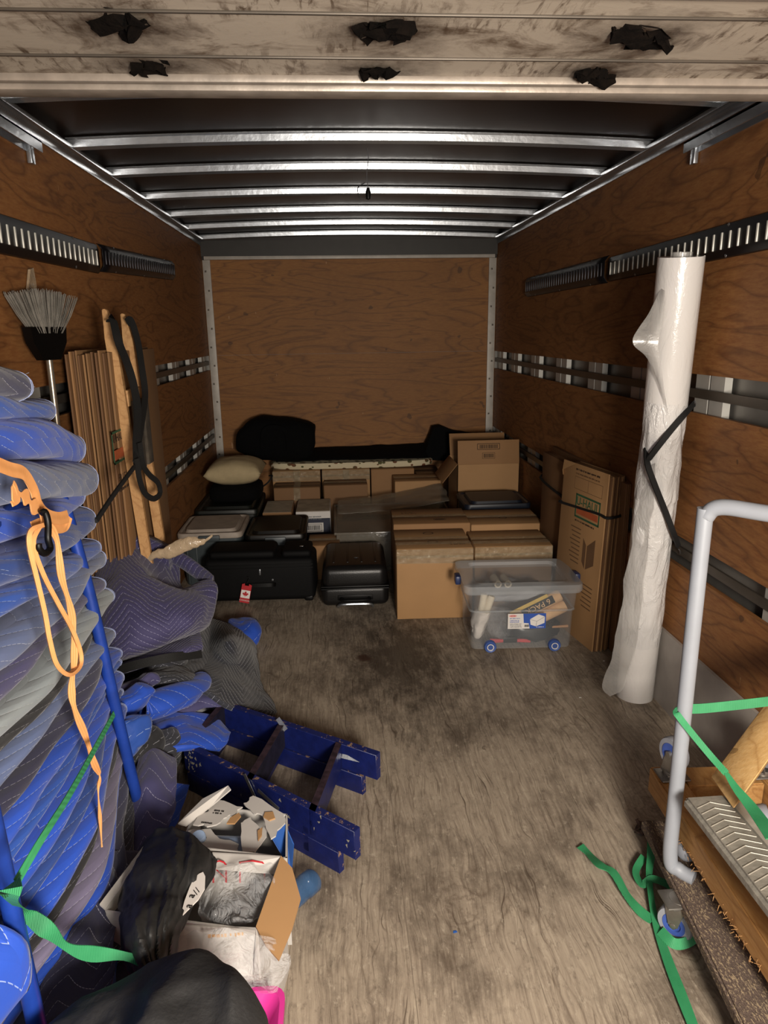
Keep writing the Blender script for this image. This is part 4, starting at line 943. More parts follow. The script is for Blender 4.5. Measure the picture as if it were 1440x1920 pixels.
rim.grid(lambda u, v: cat(rp, u)+Vector((.0, math.cos(v*2*PI)*.030, math.sin(v*2*PI)*.034))*(.8+.3*math.sin(u*PI))+noise.noise_vector(cat(rp, u)*9)*.006, 24, 14, (.5, .2), closev=True)
bmesh.ops.holes_fill(rim.bm, edges=rim.bm.edges)
r_ = rim.obj('rolled_rim', M['q_violet'], o); r_.location = -o.location
rim = MB(); rp2 = curve([q(190, 1040, 2.66), q(215, 1020, 2.70), q(260, 1020, 2.73), q(300, 1035, 2.76), q(322, 1050, 2.74)], 30)
rim.grid(lambda u, v: cat(rp2, u)+Vector((.0, math.cos(v*2*PI)*.04, math.sin(v*2*PI)*.045))+noise.noise_vector(cat(rp2, u)*9)*.012, 24, 14, (.5, .25), closev=True)
bmesh.ops.holes_fill(rim.bm, edges=rim.bm.edges)
r_ = rim.obj('rolled_rim', M['q_violet'], o); r_.location = -o.location
o = heap('bound_blanket', 'purple quilted blanket with black bound edge, folded under the upright purple bundle', [
  [q(195, 1235, 2.50), q(250, 1222, 2.44), q(320, 1200, 2.44), q(372, 1172, 2.54)],
  [q(200, 1250, 2.36), q(255, 1235, 2.30), q(320, 1212, 2.32), q(376, 1190, 2.42)],
  [q(205, 1262, 2.26), q(258, 1248, 2.22), q(320, 1226, 2.24), q(378, 1208, 2.34)],
  [q(206, 1272, 2.26), q(258, 1252, 2.22), q(320, 1232, 2.24), q(378, 1220, 2.34)]], 'violet', .014, (.5, .6), seed=4, bump=.006)
r_ = MB().ribbon(curve([q(205, 1262, 2.24), q(258, 1246, 2.20), q(320, 1233, 2.22), q(376, 1226, 2.32)], 24), .030, .014, (0, -1, .5)).obj('black_binding', M['strap_blk'], o); r_.location = -o.location
heap('dark_blanket', 'charcoal quilted blanket spilling onto the floor towards the blue ladder\'s corner', [
  [q(352, 1190, 2.66), q(392, 1162, 3.2), q(430, 1172, 3.35), q(462, 1188, 3.45)],
  [q(352, 1222, 2.58), q(392, 1205, 2.92), q(435, 1205, 2.66), q(478, 1215, 3.25)],
  [q(335, 1240, 2.62), q(385, 1240, 2.68), q(440, 1250, 2.76), q(482, 1262, 2.95)],
  [q(300, 1250, 2.50), q(370, 1262, 2.50), q(440, 1290, 2.54), q(497, 1298, 2.75)],
  [q(285, 1268, 2.44), q(360, 1286, 2.38), q(440, 1330, 2.38), q(518, 1338, 2.56)]], 'char', .018, (.75, .95), seed=2, bump=.009)
heap('folded_dark_blanket', 'rolled fold of charcoal blanket above the blue one, at the heap\'s middle', [
  [q(225, 1275, 2.52), q(280, 1252, 2.50), q(340, 1255, 2.50), q(378, 1275, 2.5)],
  [q(232, 1285, 2.40), q(285, 1266, 2.34), q(345, 1270, 2.34), q(376, 1290, 2.40)],
  [q(250, 1290, 2.40), q(295, 1280, 2.32), q(345, 1292, 2.32), q(365, 1300, 2.40)],
  [q(260, 1282, 2.5), q(305, 1278, 2.45), q(340, 1285, 2.45), q(358, 1290, 2.5)]], 'char', .02, (.5, .3), seed=7, bump=.01)
heap('grey_purple_blanket', 'grey-purple quilted blanket fold between the blue blanket and the ladder\'s top', [
  [q(300, 1300, 2.48), q(350, 1290, 2.5), q(400, 1290, 2.5), q(432, 1300, 2.5)],
  [q(300, 1330, 2.36), q(345, 1318, 2.36), q(390, 1310, 2.4), q(428, 1310, 2.42)],
  [q(298, 1345, 2.34), q(345, 1340, 2.33), q(390, 1330, 2.38), q(415, 1325, 2.4)]], 'purple', .02, (.4, .25), seed=9)
# blue blanket with an open roll end
mb = MB(); ax = curve([q(262, 1330, 2.14), q(300, 1318, 2.2), q(350, 1300, 2.32), (q(372, 1280, 2.46))], 20)
def fr_(u, v):
    p = cat(ax, u); a = v*2*PI*1.15; r = .062*(1-.28*v)*(1-.25*u)
    d = (cat(ax, min(1, u+.05))-cat(ax, max(0, u-.05))).normalized(); s1 = d.cross(Vector((0, 0, 1))).normalized(); s2 = s1.cross(d)
    return p + (s1*math.cos(a)*1.1+s2*math.sin(a))*r + noise.noise_vector(p*8+Vector((v*3, 0, 0)))*.010
mb.grid(fr_, 26, 40, (.5, .5)); o = mb.obj('rolled_blue_blanket', M['q_royal'], None, ang=80); md = o.modifiers.new('s', 'SOLIDIFY'); md.thickness = .016; md.offset = -1
tag(centre(o), 'bright blue quilted blanket rolled with a dark open end, above the ladder', 'moving blanket')
heap('spread_blue_blanket', 'bright blue quilted blanket spread beneath the ladder\'s top end', [
  [q(262, 1352, 2.28), q(320, 1340, 2.30), q(390, 1345, 2.36), q(425, 1372, 2.36)],
  [q(275, 1375, 2.16), q(330, 1372, 2.18), q(390, 1380, 2.22), q(428, 1388, 2.26)],
  [q(300, 1410, 2.06), q(345, 1402, 2.1), q(380, 1405, 2.14), q(405, 1412, 2.2)]], 'royal', .022, (.4, .3), seed=3)
for k, (pp, key, lab, sc, an) in enumerate((
   ((232, 1322, 2.06), 'royal', 'gathered bright blue blanket end just right of the blue tube', (.045, .10, .05), .7),
   ((252, 1293, 2.18), 'purple', 'purple blanket end with two white seams, right of the blue tube', (.034, .10, .028), .9),
   ((240, 1385, 1.92), 'blue', 'frayed blue-violet blanket end below the green strap\'s top', (.040, .08, .055), .5),
   ((272, 1400, 2.02), 'black', 'black blanket end beside the frayed blue-violet one', (.035, .07, .05), .5),
   ((300, 1408, 2.1), 'char', 'ribbed charcoal blanket end left of the ladder\'s top corner', (.06, .08, .045), .8))):
    o = centre(blob(MB(), q(*pp), sc, Rz(-an) @ Rx(.2), 2.6, bump=.018, bs=13, seed=k+20, uvs=(.3, .2)).obj('blanket_end', M['q_'+key], ang=80)); tag(o, lab, 'moving blanket')
heap('navy_drape', 'slate-purple blanket with double white seams hanging left of the blue ladder', [
  [q(262, 1425, 1.98), q(290, 1408, 2.0), q(325, 1425, 2.02)],
  [q(250, 1480, 1.84), q(285, 1455, 1.86), q(335, 1462, 1.9)],
  [q(238, 1550, 1.72), q(275, 1530, 1.74), q(330, 1500, 1.82)],
  [q(240, 1620, 1.62), q(270, 1600, 1.64), q(310, 1560, 1.72)]], 'purple', .02, (.5, .3), seed=5)
heap('blue_drape', 'blue blanket strip between the slate-purple drape and the white cartons', [
  [q(322, 1465, 1.95), q(352, 1470, 1.98)], [q(300, 1520, 1.84), q(338, 1515, 1.9)], [q(270, 1590, 1.70), q(312, 1570, 1.78)], [q(262, 1650, 1.6), q(292, 1620, 1.66)]], 'royal', .02, (.4, .12), seed=6)
heap('low_navy_blanket', 'dark navy quilted blanket slumped on the floor left of the white carton', [
  [q(170, 1640, 1.42), q(215, 1600, 1.5), q(262, 1600, 1.58)], [q(140, 1740, 1.24), q(190, 1700, 1.3), q(240, 1680, 1.42)],
  [q(90, 1840, 1.12), q(150, 1810, 1.16), q(215, 1760, 1.26)], [q(50, 1940, 1.0), q(120, 1910, 1.04), q(205, 1860, 1.12)]], 'navy', .02, (.7, .35), seed=8)
heap('low_blue_blanket', 'blue blanket fold low behind the white carton\'s left corner', [
  [q(175, 1790, 1.26), q(205, 1780, 1.28), q(225, 1790, 1.3)], [q(172, 1830, 1.2), q(200, 1840, 1.2), q(222, 1835, 1.24)], [q(175, 1860, 1.19), q(205, 1870, 1.19), q(225, 1860, 1.22)]], 'blue', .02, (.2, .2), seed=11)
o = centre(blob(MB(), (.52, 3.34, .06), (.08, .13, .055), Rz(.3), 2.6, bump=.02, bs=9, seed=33, uvs=(.3, .3)).obj('blanket_end', M['q_royal'], ang=80)); tag(o, 'small blue blanket end on the floor at the heap\'s right side', 'moving blanket')
o = centre(blob(MB(), (.26, 2.56, .19), (.15, .16, .19), Rz(.0), 3, bump=.03, bs=5, seed=34, uvs=(.8, .8), flat=.002).obj('balled_blanket', M['q_char'], ang=80)); tag(o, 'dark balled blanket buried inside the loose heap beside the suitcase', 'moving blanket')
o = centre(blob(MB(), (.28, 2.28, .09), (.14, .18, .09), Rz(.2), 3, bump=.03, bs=5, seed=35, uvs=(.8, .8), flat=.002).obj('balled_blanket', M['q_char'], ang=80)); tag(o, 'dark balled blanket buried under the blue ones beside the cart', 'moving blanket')
# tape-wrapped piece sticking out of the purple bundle
M['shiny_tape'] = plain('shiny_tan_tape', 'a8947a', .18, 0, .2, 30, .006, 45)
mb = MB(); ap = curve([q(272, 1060, 2.66), q(288, 1042, 2.66), q(318, 1034, 2.66), q(350, 1020, 2.66), q(378, 1016, 2.66), q(398, 1004, 2.66)], 24); rr = [.010, .016, .018, .026, .034, .038, .034, .028, .018, .010, .008]
mb.grid(lambda u, v: cat(ap, u)+Vector((0, math.cos(v*2*PI)*.5, math.sin(v*2*PI)))*rr[int(round(u*10))]*.8+noise.noise_vector(cat(ap, u)*25+Vector((v*4, 0, 0)))*.006, 30, 12, closev=True)
bmesh.ops.holes_fill(mb.bm, edges=mb.bm.edges)
tag(centre(mb.obj('tape_strip', M['shiny_tape'])), 'twisted strip of shiny packing tape on top of the purple quilted bundle', 'tape')
# ------------------------------------------------------------------ blue wooden step ladder on the floor
M['lad'] = plain('chipped_dark_blue_paint', '101b55', .42, 0, .25, 30, .001, 60)
def lad_mat():
    m = NT('worn_ladder_edge'); f = m.noise(m.coord(scale=(1, 1, 1)), 45, 5, .7); m.col(m.mix(m.ramp(f, [(.575, (0, 0, 0)), (.61, (1, 1, 1))]), '101b55', '8f7258')); m.rough(.6); return m.m
M['lad_edge'] = lad_mat(); M['lad_step'] = plain('shaded_worn_tread', '1c1a2c', .6, .1, .4, 30)  # tread colour has the shadow between the rails put into it
t = thing('step_ladder', 'folded dark blue wooden step ladder with chipped paint lying on the floor', 'ladder', (.80, 2.08, 0))
LO = Vector((.80, 2.08, 0))
nR, nL, fR, fL = [Vector(v)-LO for v in ((1.030, 1.668, 0), (.470, 2.136, 0), (1.112, 2.026, 0), (.545, 2.41, 0))]
def rail(A, B, z0, z1, t0, t1, th, nm, sgn):
    d = (B-A); n_ = Vector((-d.y, d.x, 0)).normalized()*th; a, b = A+d*t0, A+d*t1
    mb = MB(); V_ = []
    mb.prism([a+Vector((0, 0, z0)), b+Vector((0, 0, z0)), b+Vector((0, 0, z1)), a+Vector((0, 0, z1))], -n_*sgn)
    r = bmesh.ops.bevel(mb.bm, geom=mb.bm.edges[:], offset=.002, segments=1, affect='EDGES')
    o = mb.obj(nm, M['lad'], t)
    e = MB(); w_ = .0012
    e.prism([a+Vector((0, 0, z1)), b+Vector((0, 0, z1)), b-n_*sgn+Vector((0, 0, z1)), a-n_*sgn+Vector((0, 0, z1))], (0, 0, w_))
    ex = d.normalized()*-.001; e.prism([a+Vector((0, 0, z0)), a-n_*sgn+Vector((0, 0, z0)), a-n_*sgn+Vector((0, 0, z1)), a+Vector((0, 0, z1))], ex)
    e.obj('worn_edge', M['lad_edge'], o, smooth=False)
    gvx = MB(); gz = (z0+z1)/2; nn = n_.normalized()*.0012*(1 if sgn > 0 else 1)
    face = a if sgn > 0 else a
    gvx.prism([a+d*.03+nn*.5+Vector((0, 0, z0+.010)), b-d*.03+nn*.5+Vector((0, 0, z0+.010)), b-d*.03+nn*.5+Vector((0, 0, z0+.013)), a+d*.03+nn*.5+Vector((0, 0, z0+.013))], nn)
    return o
for A, B, s_, nm in ((nR, nL, 1, 'n'), (fR, fL, 1, 'f')):
    rail(A, B, .078, .172, 0, 1.02, .024, 'side_rail', s_)
    rail(A, B, .0, .072, .085, 1.0, .022, 'back_leg', s_)
def stp(tt, z0, z1, th, tilt=0, mat='lad_step', nm='step'):
    a, b = nR+(nL-nR)*tt, fR+(fL-fR)*tt; d = (nL-nR).normalized()
    mb = MB(); mb.prism([a+Vector((0, 0, z0)), b+Vector((0, 0, z0)), b+d*tilt+Vector((0, 0, z1)), a+d*tilt+Vector((0, 0, z1))], d*th)
    o = mb.obj(nm, M['lad'] if mat == 'lad' else M[mat], t, smooth=False)
    e = MB(); e.prism([a+d*tilt+Vector((0, 0, z1)), b+d*tilt+Vector((0, 0, z1)), b+d*(tilt+th)+Vector((0, 0, z1)), a+d*(tilt+th)+Vector((0, 0, z1))], (0, 0, .0012)); e.obj('worn_edge', M['rusty'], o, smooth=False)
M['rusty'] = plain('rust_scuffed_edge', '3a2a33', .6, .1, .6, 40)
stp(.20, .085, .172, .024, .0, 'lad'); stp(.245, .02, .10, .020, .0, 'lad'); stp(.56, .085, .172, .024); stp(.60, .02, .09, .018, 0, 'lad'); stp(.975, .085, .172, .024); stp(.98, .0, .07, .02, 0, 'lad')
for A, B, tt in ((nR, nL, .22), (nR, nL, .56), (nR, nL, .93), (fR, fL, .25), (fR, fL, .60)):
    p = A+(B-A)*tt; d = (B-A).normalized(); n_ = Vector((d.y, -d.x, 0))
    MB().lathe([(0, .004), (.006, .003), (.009, 0), (0, 0)], T(p+n_*.0+Vector((0, 0, .125))) @ n_.to_track_quat('Z', 'Y').to_matrix().to_4x4(), 12).obj('bolt', M['galv'], t)
d = (nL-nR).normalized(); n_ = Vector((d.y, -d.x, 0)); n_ = n_ if n_.y < 0 else -n_
mb = MB(); r = random.Random(12)
for k in range(34):
    u = 1.0-abs(r.gauss(0, .05)) if k < 22 else r.random(); p = nR+(nL-nR)*min(u, 1.0)+Vector((0, 0, r.uniform(.084, .165)))+n_*.0006; a = r.uniform(0, 3)
    mb.prism([p, p+d*.012*math.cos(a)+Vector((0, 0, .010*math.sin(a))), p+d*.007*math.cos(a+.5)+Vector((0, 0, .014*math.sin(a+.7)))], n_*.0004)
mb.obj('paint_chips', M['galv_dull'], t, smooth=False)
for a, b in (((.60, .185, .0), (.52, .09, .0)), ((.52, .15, .0), (.40, .12, .0))):
    pa, pb = nR+(nL-nR)*a[0]+Vector((0, 0, a[1]))+n_*.004, nR+(nL-nR)*b[0]+Vector((0, 0, b[1]))+n_*.004
    MB().ribbon([pa, pb], .013, .002, n_).obj('hinge_arm', M['galv'], t)
pa = fR+(fL-fR)*.60+Vector((0, 0, .19)); MB().ribbon([pa, pa+Vector((.03, -.03, -.03))], .016, .002, (0, -1, .5)).obj('hinge_arm', M['galv'], t)
pa = fR+(fL-fR)*.20+Vector((0, -.006, .13)); MB().ribbon([pa, pa+Vector((.06, -.03, .0))], .014, .002, (0, -1, .5)).obj('hinge_arm', M['galv'], t)
# ------------------------------------------------------------------ white cartons, bags, pink bin in the left foreground
M['white_c'] = plain('white_carton_card', 'b9b5b0', .6, 0, .08, 9)
FLc, BLc, BRc, FRc = atz(200, 1706, .33), atz(283, 1580, .33), atz(527, 1607, .33), atz(480, 1742, .33)
t = thing('white_carton', 'open white carton with red symbols, holding black bag and plastic wrap', 'box', ((FLc.x+FRc.x)/2, (FLc.y+BRc.y)/2, 0))
o0 = t.location.copy()
def wall_(a, b, z0=0, z1=.33, th=.004, nm='carton_side', mat='white_c'):
    a, b = Vector((a.x, a.y, z0))-o0, Vector((b.x, b.y, z0))-o0; n_ = Vector((-(b-a).y, (b-a).x, 0)).normalized()*th
    return MB().prism([a, b, b+Vector((0, 0, z1-z0)), a+Vector((0, 0, z1-z0))], n_).obj(nm, M[mat], t, smooth=False)
for a, b in ((FLc, BLc), (BLc, BRc), (BRc, FRc), (FRc, FLc)): wall_(a, b)
MB().prism([Vector((p.x, p.y, .002))-o0 for p in (FLc, FRc, BRc, BLc)], (0, 0, .004)).obj('carton_base', M['white_c'], t, smooth=False)
def onpl(px, py, a, b, c):
    n_ = (b-a).cross(c-a); d = ray(px, py); return CV + d*(n_.dot(a-CV)/n_.dot(d))
def flap(pts, nm='carton_flap', mat='white_c', n_=(0, 0, .004)): return MB().prism([Vector(p)-o0 for p in pts], n_).obj(nm, M[mat], t, smooth=False)
_a, _b, _c = atz(527, 1607, .333), atz(480, 1740, .333), atz(548, 1743, .315)
flap([_a]+[onpl(x, y, _a, _b, _c) for x, y in ((548, 1630), (564, 1687), (548, 1743), (523, 1803), (498, 1775))]+[_b], 'tan_flap', 'card')
flap([atz(335, 1735, .33), atz(480, 1742, .33), aty(478, 1790, FRc.y-.03), aty(474, 1830, FRc.y-.035), aty(330, 1830, FRc.y-.035)], n_=(0, .004, 0))
flap([atz(278, 1577, .33), atz(187, 1698, .34), atz(198, 1708, .33), atz(284, 1584, .33)])
flap([atz(398, 1600, .335), atz(527, 1607, .335), aty(522, 1640, BRc.y-.02), aty(398, 1630, BRc.y-.02)], n_=(0, .004, 0))
# red symbols on the inside of the back wall
def onback(px, py): return aty(px, py, BRc.y-.012)-o0
for (a, b, tri_) in ((450, 496, False), (400, 424, True)):
    mb = MB(); c = [onback(a, 1655), onback(a, 1617), onback((a+b)/2, 1614), onback(b-4, 1617), onback(b, 1622), onback(b, 1655)]
    mb.ribbon(c, .004, .0008, (0, -1, 0)); 
    if tri_: mb.ribbon([onback(400, 1625), onback(424, 1648), onback(424, 1620)], .003, .0008, (0, -1, 0))
    mb.obj('red_symbol', M['red'], t)
text('stamp', 'STAPLES', .022, M['orange_print'], T(atz(412, 1752, .30)-o0+Vector((0, -.035, 0))) @ FRONT, t) if False else None
scrib(t, T(aty(425, 1753, FRc.y-.034)-o0) @ FRONT, .075, .016, 1, plain('faded_stamp', 'c39a63', .7), 5, 'stamp')
# wrinkled wrap in and over the carton
def cr(name, label, rows, seed, bump=.02): 
    o = sheet(name, rows, M['wrap'], None, .0012, 36, 36, (1, 1), bump, 14, seed); return tag(centre(o), label, 'plastic wrap')
cr('plastic_wrap', 'crumpled clear plastic wrap filling the open white carton', [
   [atz(395, 1622, .30), atz(450, 1618, .34), atz(510, 1625, .31)], [atz(385, 1665, .30), atz(440, 1660, .36), atz(500, 1670, .32)], [atz(372, 1715, .27), atz(430, 1710, .34), atz(480, 1715, .30)], [atz(380, 1735, .22), atz(430, 1735, .26), atz(470, 1735, .24)]], 3, .028)
cr('plastic_wrap', 'clear plastic wrap hanging over the front of the white carton', [
   [aty(300, 1770, 1.19), aty(400, 1745, 1.16), aty(520, 1760, 1.17)], [aty(290, 1800, 1.15), aty(400, 1790, 1.13), aty(535, 1800, 1.16)], [aty(295, 1830, 1.14), aty(420, 1840, 1.12), aty(520, 1860, 1.14)]], 8, .02)
# broken white carton behind with a blue-grey jug
t = thing('torn_white_carton', 'torn white carton with blue stripe, behind the open white carton by the ladder', 'box', (.71, 1.60, 0)); o0 = t.location.copy()
A_, B_, C_, D_ = Vector((.575, 1.475, 0)), Vector((.86, 1.475, 0)), Vector((.85, 1.64, 0)), Vector((.60, 1.70, 0))
for a, b in ((A_, B_), (B_, C_), (C_, D_), (D_, A_)): wall_(a, b, 0, .265)
flap([atz(349, 1550, .28), atz(334, 1546, .29), atz(380, 1500, .31), atz(428, 1475, .33), atz(433, 1482, .33), atz(400, 1510, .30)], mat='white_c')
def jag(pts, z, seed, mat='white_c'):
    r = random.Random(seed); out = []
    for (a, b), (c, d_) in zip(pts, pts[1:]+pts[:1]):
        for k in range(4): out.append(atz(a+(c-a)*k/4+r.uniform(-2.5, 2.5)*(k > 0), b+(d_-b)*k/4+r.uniform(-2.5, 2.5)*(k > 0), z+.0))
    return out
flap(jag([(378, 1518), (408, 1502), (455, 1515), (440, 1530), (425, 1534), (398, 1550), (362, 1548)], .288, 2))
flap(jag([(457, 1508), (475, 1494), (532, 1528), (535, 1545), (508, 1575), (492, 1530), (476, 1528)], .295, 5))
flap(jag([(352, 1560), (395, 1556), (412, 1575), (448, 1585), (445, 1602), (380, 1600)], .27, 7))
flap(jag([(452, 1545), (470, 1535), (488, 1558), (505, 1542), (500, 1570), (478, 1600), (456, 1602)], .285, 9))
flap([atz(432, 1535, .291), atz(448, 1526, .291), atz(452, 1532, .291), atz(440, 1546, .291), atz(425, 1546, .291)], 'torn_patch', 'card')
flap([atz(497, 1525, .299), atz(512, 1524, .299), atz(516, 1536, .299), atz(505, 1540, .299), atz(494, 1533, .299)], 'torn_patch', 'card')
flap([atz(483, 1560, .290), atz(492, 1553, .290), atz(491, 1568, .290), atz(484, 1578, .290)], 'torn_patch', 'card')
M['blue_print'] = plain('blue_carton_print', '2a5aa8', .6)
flap([atz(508, 1573, .262)+Vector((0, 0, .006)), atz(534, 1548, .262)+Vector((0, 0, .006)), Vector((.866, 1.60, .20)), Vector((.866, 1.50, .20))], 'blue_stripe', 'blue_print', (.0015, 0, 0))
for (px, py, wd_, n_r) in ((412, 1523, .034, 2), (388, 1543, .03, 1)): scrib(t, T(atz(px, py, .2935)-o0) @ Rz(-.25), wd_, .010*n_r, n_r, M['black'], px, 'lettering')
for (px, py) in ((391, 1512), (387, 1520), (383, 1571), (377, 1575)): MB().lathe([(0, .001), (.006, .001), (.006, 0)], T(atz(px, py, .2935 if py < 1560 else .2755)-o0), 12).obj('printed_dot', M['black'], t)
g = MB().box((0, 0, 0), (.17, .085, .22), .035, seg=5).lathe([(0, .035), (.016, .035), (.018, .03), (.018, 0), (0, 0)], T(-.055, 0, .108), 16).obj('plastic_jug', plain('pale_blue_hdpe', '8fa3c0', .3, 0, .04)); g.location = (.690, 1.575, .15); g.rotation_euler = (.25, 0, -.12)
tag(g, 'pale blue-grey plastic jug lying inside the torn white carton', 'jug')
# black bag draped over the white carton
o = sheet('black_bag', [[atz(270, 1590, .30), atz(296, 1553, .36), atz(345, 1560, .38), atz(380, 1590, .38), atz(402, 1612, .35)],
   [atz(245, 1640, .34), atz(275, 1620, .41), atz(330, 1620, .43), atz(375, 1635, .41), atz(396, 1655, .34)],
   [atz(228, 1690, .32), atz(262, 1680, .41), atz(310, 1680, .43), atz(350, 1690, .40), atz(372, 1690, .33)],
   [aty(224, 1730, 1.20), aty(255, 1740, 1.10), aty(295, 1740, 1.10), aty(330, 1745, 1.13), aty(345, 1735, 1.2)],
   [aty(232, 1800, 1.18), aty(258, 1800, 1.06), aty(290, 1805, 1.06), aty(315, 1800, 1.08), aty(330, 1780, 1.14)],
   [aty(258, 1845, 1.14), aty(275, 1855, 1.06), aty(295, 1858, 1.06), aty(308, 1850, 1.07), aty(320, 1830, 1.1)]], plain('black_waxed_cloth', '1d1d1d', .62, 0, .3, 8, .004, 18), None, .005, 70, 70, bump=.010, bs=11, seed=14, fold=.012)
tag(centre(o), 'crumpled black cloth bag with white emblem, draped over the open white carton', 'bag')
mb = MB(); em = [(374, 1640), (381, 1637), (385, 1645), (384, 1668), (372, 1688), (352, 1708), (338, 1722), (346, 1692), (356, 1665), (364, 1648)]
mb.prism([atz(px, py, .415) for px, py in em], (0, 0, .003)); e_ = mb.obj('white_emblem', M['white'], o, smooth=False); e_.location = -o.location
for s, px, py, a in (('a', 359, 1680, 1.2), ('/', 367, 1674, .9), ('a', 354, 1699, 1.2), ('/', 371, 1669, .9)):
    text('emblem_lettering', s, .022, M['black'], T(atz(px, py, .4195)-o.location) @ Rz(a), e_ if False else o)
# big black bag in the very foreground
o = blob(MB(), (.645, .84, .38), (.235, .175, .10), Rz(.10) @ Ry(-.42), 2.8, nu=80, nv=60, bump=.024, bs=6.5, seed=41, fold=.013).obj('black_bag', plain('black_scuffed_cloth', '1b1b1c', .7, 0, .35, 9, .002, 60), None, ang=80)
tag(centre(o), 'dull black cloth bag in the foreground, lying over the pink bin', 'bag')
# pink bin
M['pink'] = plain('hot_pink_plastic', 'c9358c', .4, 0, .06)
t = thing('pink_bin', 'hot pink plastic bin at the photo\'s bottom edge, under the black bag', 'bin', (.66, .95, 0))
mb = MB(); rs = []
for (a, b, z) in ((.17, .17, 0), (.20, .205, .19), (.215, .22, .20), (.215, .22, .215), (.205, .21, .215), (.185, .19, .19), (.155, .155, .012)):
    rr_ = []
    for cx, cy, a0 in ((1, 1, 0), (-1, 1, 90), (-1, -1, 180), (1, -1, 270)):
        for k in range(5): an = math.radians(a0+k*22.5); rr_.append(mb.bm.verts.new((cx*(a-.03)+.03*math.cos(an), cy*(b-.03)+.03*math.sin(an), z)))
    rs.append(rr_)
for a, b in zip(rs, rs[1:]):
    for k in range(20): mb.bm.faces.new((a[k], a[(k+1) % 20], b[(k+1) % 20], b[k]))
mb.bm.faces.new(rs[0][::-1]); mb.bm.faces.new(rs[-1]); mb.obj('bin_body', M['pink'], t)
MB().box((.0, .16, .12), (.10, .012, .02), .005).obj('handle_slot', M['pink'], t)
cr('plastic_wrap', 'scrap of clear plastic wrap caught on the pink bin\'s back rim', [[aty(475, 1840, 1.19), aty(510, 1838, 1.18)], [aty(480, 1860, 1.13), aty(503, 1862, 1.12)]], 5, .012)
# water bottle lying behind the tan flap
bt = Vector((.89, 1.585, .036)); ax_ = T(bt) @ Rz(2.2) @ Ry(PI/2)
o = MB().lathe([(0, -.10), (.026, -.10), (.033, -.092), (.034, -.06), (.031, -.05), (.034, -.04), (.034, -.01), (.031, 0), (.034, .01), (.034, .04), (.028, .07), (.013, .09), (.013, .105), (0, .105)], Matrix(), 24).obj('water_bottle', clearmat('blue_tinted_plastic', '3f6590', .5, .12), None); o.matrix_world = T(.845, 1.585, .036) @ Rz(-2.35) @ Ry(PI/2)
tag(o, 'blue tinted plastic water bottle lying beside the torn white carton', 'bottle')
MB().lathe([(0, .122), (.015, .122), (.016, .118), (.016, .104), (0, .104)], Matrix(), 20).obj('bottle_cap', M['white'], o)
# ------------------------------------------------------------------ left wall: broom, wooden rails, flattened boxes
t = thing('broom', 'upside-down broom with grey bristles leaning on the left wall above the blankets', 'broom', tuple(aty(86, 625, 2.42)))
bl0 = t.location.copy()
mb = MB(); rb = random.Random(2)
u0 = Vector((.30, .95, 0)).normalized()
for i in range(260):
    a = rb.uniform(-1, 1); b = rb.uniform(-1, 1)
    p0 = u0*a*.062 + Vector((1, -.3, 0)).normalized()*b*.016; p1 = u0*a*.155 + Vector((1, -.3, 0)).normalized()*b*.022 + Vector((0, 0, .128+.012*rb.random()-.02*a*a))
    mb.tube([p0, (p0+p1)/2+u0*a*.006, p1], .0013, 3)
mb.obj('bristles', plain('grey_bristle', '8d8981', .6, 0, .3, 30), t)
mb = MB(); mb.prism([u0*x+Vector((.014, -.004, z)) for x, z in ((-.085, .02), (.085, .02), (.078, -.03), (.04, -.085), (-.04, -.085), (-.078, -.03))], Vector((-.03, .01, 0))); mb.obj('broom_block', M['blk_pl'], t)
MB().tube([(0, 0, -.06), (-.01, .0, -.9)], .0105, 12).obj('handle', plain('steel_handle', 'a9a294', .3, .8, .1), t)
tag(centre(MB().prism([atx(px, py, .012) for px, py in ((53, 548), (57, 505), (63, 502), (68, 530), (70, 548))], (-.008, 0, 0)).obj('wall_scrap', M['shiny_tape'], smooth=False)), 'torn pale scrap of tape stuck on the left wall above the broom', 'tape')
M['pine'] = plywood('pale_pine', 'y', 'b58a58', '94683c', 'c79d6a', 9)
t = thing('hand_truck', 'wooden appliance dolly with pale edges and black straps, leaning on the left wall', 'hand truck', (.235, 2.76, 0))
def LL(x, y, z): return (x-.235, y-2.76, z)
for y_, dz in ((2.655, 0), (2.875, -.01)):
    mb = MB(); mb.prism([LL(.275, y_, 0.0), LL(.312, y_, 0.0), LL(.228, y_, 1.52+dz), LL(.212, y_, 1.60+dz), LL(.205, y_, 1.62+dz), LL(.190, y_, 1.62+dz), LL(.190, y_, 1.52)], (0, .026, 0))
    bmesh.ops.bevel(mb.bm, geom=mb.bm.edges[:], offset=.003, segments=2, affect='EDGES'); mb.obj('side_rail', M['pine'], t)
for z_ in (.25, .62, 1.30):
    MB().box(LL(.235+.0, 2.775, z_), (.022, .20, .06), .003).obj('cross_slat', M['pine'], t)
for y_ in (2.71, 2.82): MB().box(LL(.262, y_+.0, 1.16), (.018, .07, .26), .004).obj('worn_pad', plain('dusty_grey_felt', '4a4238', .9, 0, .5, 20), t)
t2 = thing('ratchet_strap', 'black webbing straps hung over the tops of the wooden dolly rails', 'strap', (.30, 2.75, .6)); s0 = t2.location.copy()
def rb_(pts, wd, n_=(1, -.6, .1), th=.004): return MB().ribbon([p-s0 for p in curve(pts, 40)], wd, th, n_).obj('webbing', M['strap_blk'], t2)
def qx(px, py, x=.31): return atx(px, py, x)
rb_([qx(206, 603, .235), qx(212, 600, .25), qx(222, 640, .27), qx(238, 680, .275), qx(250, 720, .285), qx(258, 770, .30), qx(256, 830, .31), qx(258, 880, .32)], .034)
